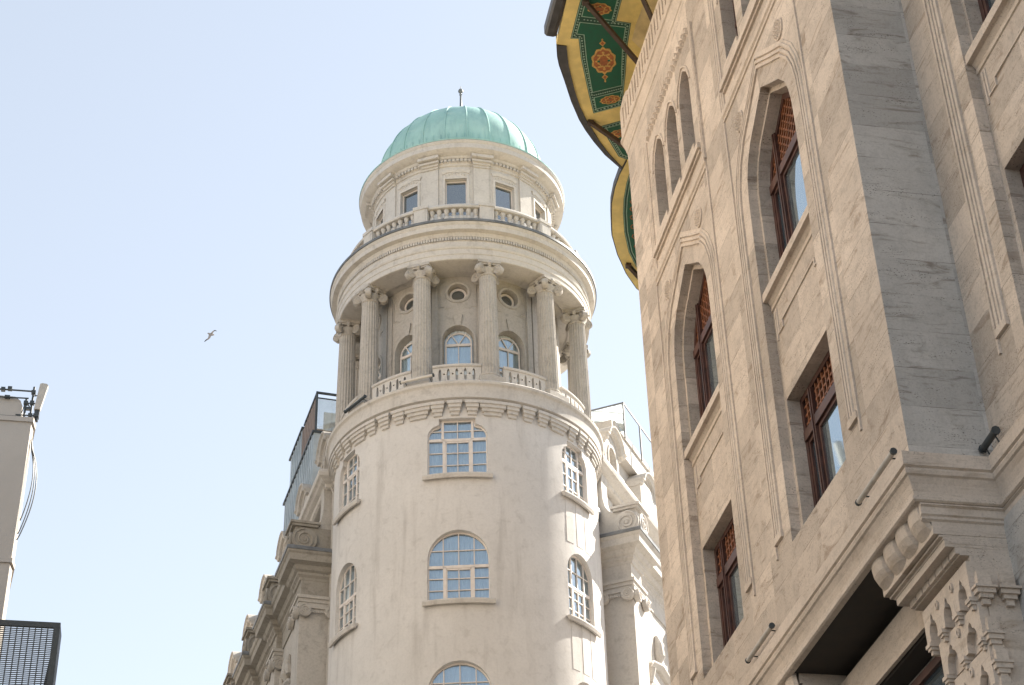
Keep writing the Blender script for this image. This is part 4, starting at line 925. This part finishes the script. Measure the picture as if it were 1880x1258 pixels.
    mb = MB(); rp = [(-.02, 28.62), (.05, 28.66), (.08, 28.74), (.2, 28.8), (.26, 28.86), (.34, 28.9), (.37, 29.0), (.34, 29.12), (.26, 29.18), (-.4, 29.22), (-.4, 28.62)]
    mb.sweep([(0, 4.0), (0, 4.62), (L, 4.62)], rp, lambda u_, c, z: W(u_, c, z), False, True); mb.build('roll_cornice', M['stone'], tb)
    # dormers
    u0 = u_d; mb = MB(); fc = 4.32
    aw = arch_loop(.42, 29.5, 30.55, 12); f = lambda u_, v, w_: W(u0 + .85 + u_ * .85, fc + w_, v)
    body_ = [(-.8, 29.1), (.8, 29.1), (.8, 30.9)] + arc(0, 30.55, .88, 24, 156, 10) + [(-.8, 30.9)]
    mb.plate(ccw(body_), [ccw(aw)], f, 0, -1.4)
    mb.sheet([(-.6, 29.3), (.6, 29.3), (.6, 31.2), (-.6, 31.2)], [], lambda u_, v: f(u_, v, -.35))
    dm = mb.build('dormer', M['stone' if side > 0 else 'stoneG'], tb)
    mb = MB(); hp = [(-1.05, 30.9), (-.72, 30.92), (-.62, 31.12)] + arc(0, 30.7, .78, 140, 40, 10) + [(.62, 31.12), (.72, 30.92), (1.05, 30.9)]
    mb.sweep(hp, [(-.02, -1.4), (-.02, .02), (.05, .06), (.06, .16), (.14, .2), (.17, .26), (.22, .26), (.23, -1.4)], f, False, True)
    mb.sweep([(-.42, 29.5), (-.42, 30.55)] + arc(0, 30.55, .42, 180, 0, 12)[1:] + [(.42, 29.5)], [(0, -.01), (0, .04), (.1, .05), (.13, -.01)], f)
    mb.sweep([(0, 0), (1, 0)], [(0, 0), (0, .001), (.001, .001)], lambda a_, b_, c_: W(u0 + .1 + .01 * a_, fc - .2 + b_, 30.85 + c_))
    mb.build('hood', M['stone' if side > 0 else 'stoneG'], dm)
    mb = MB(); li = inset(ccw(aw), .0); mb.plate(li, [inset(li, .05)], f, -.16, -.24); bars(mb, f, [(-.015, .015, 29.5, 30.9), (-.4, .4, 30.5, 30.56), (-.4, .4, 30.0, 30.03)], -.23, -.15); fw_ = mb.build('dormer_window', M['frame'], dm)
    MB().sheet(li, [], lambda u_, v: f(u_, v, -.2)).build('pane', M['dkglass'], dm)
    for i in range(1, ndorm): copy_tree(dm, tb, tuple(list(D * (WU * dsp * i)) + [0]))
    return W
WL = wing(-6.8, -1, 5.35, 7, .9, 3.62); WR = wing(33.4, 1, 5.55, 7, 1.55, 3.45)
# terrace of the left wing: zinc cladding, slat fence, railing
mb = MB(); mb.box(4.8, 10.3, 1.5, 4.25, 29.5, 33.62, WL)
k = 4.95
while k < 10.2: mb.box(k - .03, k + .03, 4.24, 4.29, 29.5, 33.58, WL); k += .36
k = 3.0
while k < 4.2: mb.box(4.765, 4.81, k - .02, k + .02, 31.5, 33.58, WL); k += .4
zc = mb.build('zinc_cladding', M['zinc'], tb)
MB().box(4.74, 10.36, 1.5, 4.32, 33.62, 33.70, WL).build('coping', M['dark'], zc)
mb = MB(); mb.box(7.2, 9.6, 1.5, 4.22, 33.7, 35.2, WL)
k = 7.35
while k < 9.5: mb.box(k - .03, k + .03, 4.21, 4.26, 33.7, 35.16, WL); k += .36
zc = mb.build('zinc_cladding', M['zinc'], tb); MB().box(7.15, 9.66, 1.5, 4.29, 35.2, 35.27, WL).build('coping', M['dark'], zc)
mb = MB(); k = 5.0
while k < 7.2: mb.box(k - .1, k + .1, 4.2, 4.23, 33.75, 35.1, WL); k += .31
mb.box(6.9, 7.12, 1.8, 4.2, 33.7, 35.1, WL); mb.box(5., 7.2, 1.9, 3.6, 33.7, 34.3, WL)
mb.build('slat_fence', M['corten'], tb)
mb = MB()
for u, c in ((4.85, 4.18), (4.85, 3.35), (4.85, 2.5), (6.9, 4.18)): mb.box(u - .035, u + .035, c - .035, c + .035, 33.6, 35.4, WL)
mb.box(4.82, 4.88, 2.4, 4.2, 35.32, 35.4, WL); mb.box(4.82, 7.2, 4.15, 4.21, 35.32, 35.4, WL); mb.box(4.83, 4.87, 2.4, 4.2, 35.12, 35.16, WL)
rl = mb.build('terrace_railing', M['dark'], tb)
MB().quad(WL(4.85, 2.45, 33.8), WL(4.85, 4.15, 33.8), WL(4.85, 4.15, 35.1), WL(4.85, 2.45, 35.1)).build('railing_glass', M['glass'], rl)
sc = MB().box(5.6, 5.7, 2.0, 3.75, 33.7, 35.05, WL).build('beige_screen', M['signb'], tb)
mb = MB()
for j, pts in enumerate(([(0, .3), (.12, .42), (0, .5)], [(.02, .15), (.12, .2), (.1, .05), (0, .1)], [(0, .6), (.1, .62), (.05, .74)], [(0, 0), (.13, -.05)])):
    mb.tube([WL(5.59, 3.15 - q, 34.2 + z) for q, z in pts], .014, 4)
mb.build('scribble', M['dark'], sc)
# terrace of the right wing
mb = MB(); mb.box(3.0, 30, 1.0, 4.2, 31.6, 32.5, WR); mb.box(5.0, 30, 1., 4.42, 29.2, 31.2, WR); mb.box(3.2, 30, 4.15, 4.26, 32.35, 32.55, WR)
mb.build('terrace_parapet', M['stone'], tb)
mb = MB()
for k in range(14): u = 3.6 + k * 1.7; mb.box(u - .025, u + .025, 4.43, 4.48, 32.0, 33.45, WR)
mb.box(3.57, 28, 4.44, 4.48, 33.42, 33.47, WR); mb.box(3.58, 3.62, 2.9, 4.49, 33.42, 33.47, WR)
rl = mb.build('terrace_railing', M['lead'], tb); MB().quad(WR(3.6, 2.9, 32.3), WR(3.6, 4.43, 32.3), WR(3.6, 4.43, 33.4), WR(3.6, 2.9, 33.4)).build('railing_glass', M['glass'], rl)
# downpipe by the tower
MB().tube([WL(-.12, 4.42, 5), WL(-.12, 4.42, 28.4), WL(.0, 4.5, 28.7)], .05, 8).build('drainpipe', M['stoneG'], tb)
MB().tube([WR(-.12, 4.45, 5), WR(-.12, 4.45, 28.0)], .055, 8).lathe([(.05, 27.8), (.2, 28.0), (.24, 28.3), (.2, 28.45), (0, 28.5)], 10, c=WR(-.12, 4.45, 0)[:2]).build('drainpipe', M['lead'], tb)
bar_lamp((5.62, 46.98, 30.72), (6.55, 46.42, 30.72), .05, 'white tube lamp on the tower ledge below the left centre column', M['lampW'], (.15, .3, -.1))
bar_lamp((4.07, 48.95, 30.74), (4.58, 47.98, 30.74), .05, 'dark tube lamp on the tower ledge at the foot of the left columns', M['dark'], (.28, .12, -.1))

# ================================================================== LEFT EDGE
pb_ = thing('pale_building', 'plain pale building edge at the far left with roof equipment', 'building', (-9, 60, GZ))
mb = MB(); fpl = lambda e: ccw([(-22, 60 - e), (-6.90 + e, 60 - e), (-6.84 + e, 60.5), (-9.4, 78 + e), (-22, 78 + e)])
mb.plate(fpl(-.02), [], fxy, 30.3, GZ); mb.plate(fpl(0), [], fxy, 36.2, 30.3, back=True); mb.build('wall', M['white'], pb_)
mb = MB(); mb.plate(fpl(.07), [], fxy, 36.38, 36.18, back=True); mb.plate(fpl(.05), [], fxy, 30.42, 30.24, back=True); mb.build('coping', M['white'], pb_)
def V(u, v, y=60.): return (u, y, v)
mast = thing('antenna_mast', 'grey steel antenna frame with pale panel antenna on the left rooftop', 'antenna', (-7.0, 60.6, 36.38), 'rooftop antennas')
# pixel-free: frame of pipes 0.6 m behind the front edge
yb = 60.6
mb = MB()
for x, z1 in ((-7.05, 38.15), (-7.28, 37.6)): mb.tube([(x, yb, 36.3), (x, yb, z1)], .045, 8)
mb.tube([(-8.4, yb, 37.95), (-6.98, yb, 37.95)], .035, 8); mb.tube([(-7.6, yb, 36.85), (-6.85, yb, 36.85)], .03, 8); mb.tube([(-7.3, yb, 37.4), (-6.8, yb, 37.4)], .03, 8)
mb.tube([(-6.86, yb, 36.3), (-6.86, yb, 36.95)], .05, 8); mb.tube([(-7.5, yb, 36.3), (-7.4, yb + .1, 37.0), (-7.3, yb, 37.4)], .02, 6)
for x, z in ((-7.05, 37.9), (-7.05, 37.42), (-7.28, 37.4), (-7.05, 36.85), (-6.86, 36.85), (-7.95, 38.0), (-8.2, 37.95)): mb.box(x - .08, x + .08, yb - .08, yb + .08, z - .07, z + .07)
mb.tube([(-8.4, yb, 37.6), (-7.2, yb, 37.62)], .03, 8); mb.tube([(-7.28, yb, 37.5), (-7.05, yb, 37.1)], .025, 6); mb.tube([(-7.05, yb, 36.45), (-7.4, yb, 36.6), (-7.42, yb, 36.9)], .018, 6)
for x, z in ((-7.16, 36.55), (-7.16, 37.15), (-8.0, 37.62), (-6.95, 36.5), (-7.4, 36.5)): mb.box(x - .1, x + .1, yb - .07, yb + .07, z - .05, z + .05)
mb.build('mast_frame', M['dark'], mast)
mb = MB(); q = [(-6.93, 37.05), (-6.70, 37.05), (-6.52, 38.16), (-6.58, 38.22), (-6.76, 38.24), (-6.83, 38.2)]
mb.plate(ccw(q), [], lambda u, v, w_: (u, yb - .1 - w_, v), .1, -.1, back=True); mb.build('panel_antenna', M['antenna'], mast)
mb = MB(); mb.box(-6.9, -6.72, yb - .15, yb + .1, 36.75, 37.05); mb.box(-6.82, -6.74, yb - .1, yb + .05, 36.6, 36.78); mb.tube([(-7.0, yb, 37.75), (-6.8, yb, 37.8)], .025, 6); mb.build('tilt_bracket', M['dark'], mast)
bx = thing('equipment_cabinet', 'pale rounded equipment cabinet on the left rooftop behind the coping', 'cabinet', (-7.9, 61, 36.38))
mb = MB(); q = [(-8.6, 36.35), (-7.42, 36.35), (-7.40, 37.3), (-7.5, 37.55), (-7.72, 37.72), (-8.6, 37.74)]; mb.plate(ccw(q), [], lambda u, v, w_: (u, 61 - w_, v), .3, -.5, back=True); mb.build('casing', M['white'], bx)
MB().box(-8.62, -7.37, 60.66, 60.705, 36.80, 36.84).build('strap', M['dark'], bx)
cb = thing('loose_cables', 'thin black cables hanging in a bow beside the pale wall', 'cable', (-6.8, 60.2, 36))
for j, (dx, z1) in enumerate(((.42, 31.3), (.33, 31.6), (.24, 32.2))):
    pts = []
    for i in range(21):
        t = i / 20; pts.append((-6.84 + dx * sin(pi * t) ** .8 * (1.15 - .4 * t), 60.25 + .08 * j, 35.3 + (z1 - 35.3) * t))
    pts[0] = (-6.84, 60.25, 35.6); MB().tube(pts, .024, 5).build('cable', M['dark'], cb)
# louvred steel screen box projecting over the street
lv = thing('louvred_screen', 'dark steel louvre screen with bright slots low on the left edge', 'screen', (-6.9, 59, 22))
ys = 58.0; k_ = ys / 30
mb = MB(); x0, x1 = -3.9 * k_, -2.44 * k_; z0, z1 = 12.55 * k_, 13.985 * k_
mb.box(x0, x1, ys - .06, ys + .06, z1 - .20, z1); mb.box(x0, x1, ys - .06, ys + .06, z0 - .25, z0 + .02); mb.box(x1 - .20, x1 - .002, ys - .055, ys + .055, z0 + .021, z1 - .201)
mb.box(x1 - .05, x1 - .004, ys + .062, ys + 1.0, z0 - .2, z1 - .01)
mb.plate(ccw([(x1 - .36, z0), (x1 - .19, z0), (x1 - .19, z1 - 1.0)]), [], lambda u, v, w_: (u, ys - w_, v), .02, -.04)
fr_ = mb.build('screen_frame', M['dark'], lv)
mb = MB(); z = z0 + .04; p = .070
while z < z1 - .2: mb.box(x0, x1 - .19, ys - .02, ys + .03, z, z + p * .34); z += p
mb.build('louvre_slats', M['dark'], lv)
mb = MB(); x = x1 - .2
while x > x0: mb.box(x - .017, x + .017, ys - .04, ys + .032, z0, z1 - .18); x -= .205
mb.build('upright', M['dark'], lv)
mb = MB(); mb.box(x0 - .6, x1 - .3, ys + .1, ys + 2.2, z0 - .45, z0 - .26); mb.build('support_arm', M['dark'], lv)

# building across the street, left of the picture: front sized and coloured to throw warm light back
ob = thing('opposite_building', 'sunlit cream building across the street, left of the frame', 'building', (-8, 10, GZ))
mb = MB(); hol = []
for i in range(5):
    for j in range(9):
        y = 19 + i * 4.4; hol.append([(y, 1.5 + j * 4.1), (y + 1.2, 1.5 + j * 4.1), (y + 1.2, 3.7 + j * 4.1), (y, 3.7 + j * 4.1)])
fo = lambda u, v, w_: (-8 + w_, u, v)
mb.plate([(17, GZ), (41, GZ), (41, 38), (17, 38)], hol, fo, 0, -.3); mb.box(-20, -8.35, 17, 41, GZ, 38)
mb.build('wall', M['ochre'], ob)
MB().box(-8.2, -7.94, 17, 41, GZ, 12.5).box(-8.2, -7.8, 17, 41, 12.5, 12.8).build('added_dark_base', M['stoneD'], ob)  # unseen dark base, added to weaken the bounce onto the lower facade
MB().sheet([(17.5, 13), (40.5, 13), (40.5, 37.8), (17.5, 37.8)], [], lambda u, v: fo(u, v, -.28)).build('window_glazing', M['dkglass'], ob)
MB().sweep([(-8, 41), (-8, 17)], [(0, 37.5), (-.2, 37.6), (-.45, 37.9), (-.5, 38.2), (.3, 38.3)], fxy).build('cornice', M['ochre'], ob)

# ================================================================== gull
def px_at(u, v, d):
    c = Vector(((u - 940), (v - 629), 3288.14)).normalized(); R_ = Matrix(((.98420321, .07773678, .15906297), (-.17517205, .55783663, .811254), (-.02566687, -.82630218, .56264191)))
    return R_ @ c * d
gp = px_at(386.5, 616, 118)
g = thing('seagull', 'small pale seagull gliding in the open sky left of the tower', 'bird', gp)
cr = cam.matrix_world.to_3x3(); rx, uy_, bz = cr.col[0], cr.col[1], cr.col[2]
s_ = 118 / 3288.14 / 15.72                  # metres per zoomed pixel at that distance
def G(x, y, z=0.): return gp + rx * ((x - 732) * s_) + uy_ * (-(y - 570) * s_) + bz * z
mb = MB(); mb.tube([G(640, 508), G(665, 512), G(700, 525), G(735, 540), G(775, 545), G(815, 552), G(840, 556)], [.012, .05, .065, .095, .09, .05, .03], 8)
bd = mb.build('body', M['bird'], g, True)
def wing_mb(pts): 
    mb = MB(); f_, b_ = pts; n = len(f_); up = [G(*p) + bz * .012 for p in f_ + b_[::-1]]; lo = [G(*p) - bz * .012 for p in f_ + b_[::-1]]; m = len(up)
    fs = [(i, i + 1, m - 2 - i, m - 1 - i) for i in range(n - 1)]
    return mb.add(up + lo, fs + [tuple(m + q for q in f) for f in fs] + [(i, (i + 1) % m, m + (i + 1) % m, m + i) for i in range(m)])
wing_mb(([(735, 510), (765, 480, .1), (810, 445, .2), (850, 425, .22), (885, 420, .2), (925, 448, .1)], [(790, 555), (800, 520, .1), (830, 478, .2), (860, 448, .22), (890, 440, .2), (922, 452, .1)])).build('wing', M['bird'], g)
wing_mb(([(700, 530), (682, 575, .1), (680, 630, .2), (650, 670, .22), (600, 705, .2), (562, 752, .1)], [(765, 545), (755, 590, .1), (745, 640, .2), (700, 682, .22), (640, 712, .2), (572, 756, .1)])).build('wing', M['bird'], g)
wing_mb(([(850, 420, .25), (885, 415, .23), (927, 448, .12)], [(862, 452, .25), (890, 446, .23), (922, 454, .12)])).build('wing_tip', M['birdD'], g)
wing_mb(([(650, 668, .25), (600, 703, .23), (560, 753, .12)], [(660, 698, .25), (640, 712, .23), (572, 758, .12)])).build('wing_tip', M['birdD'], g)
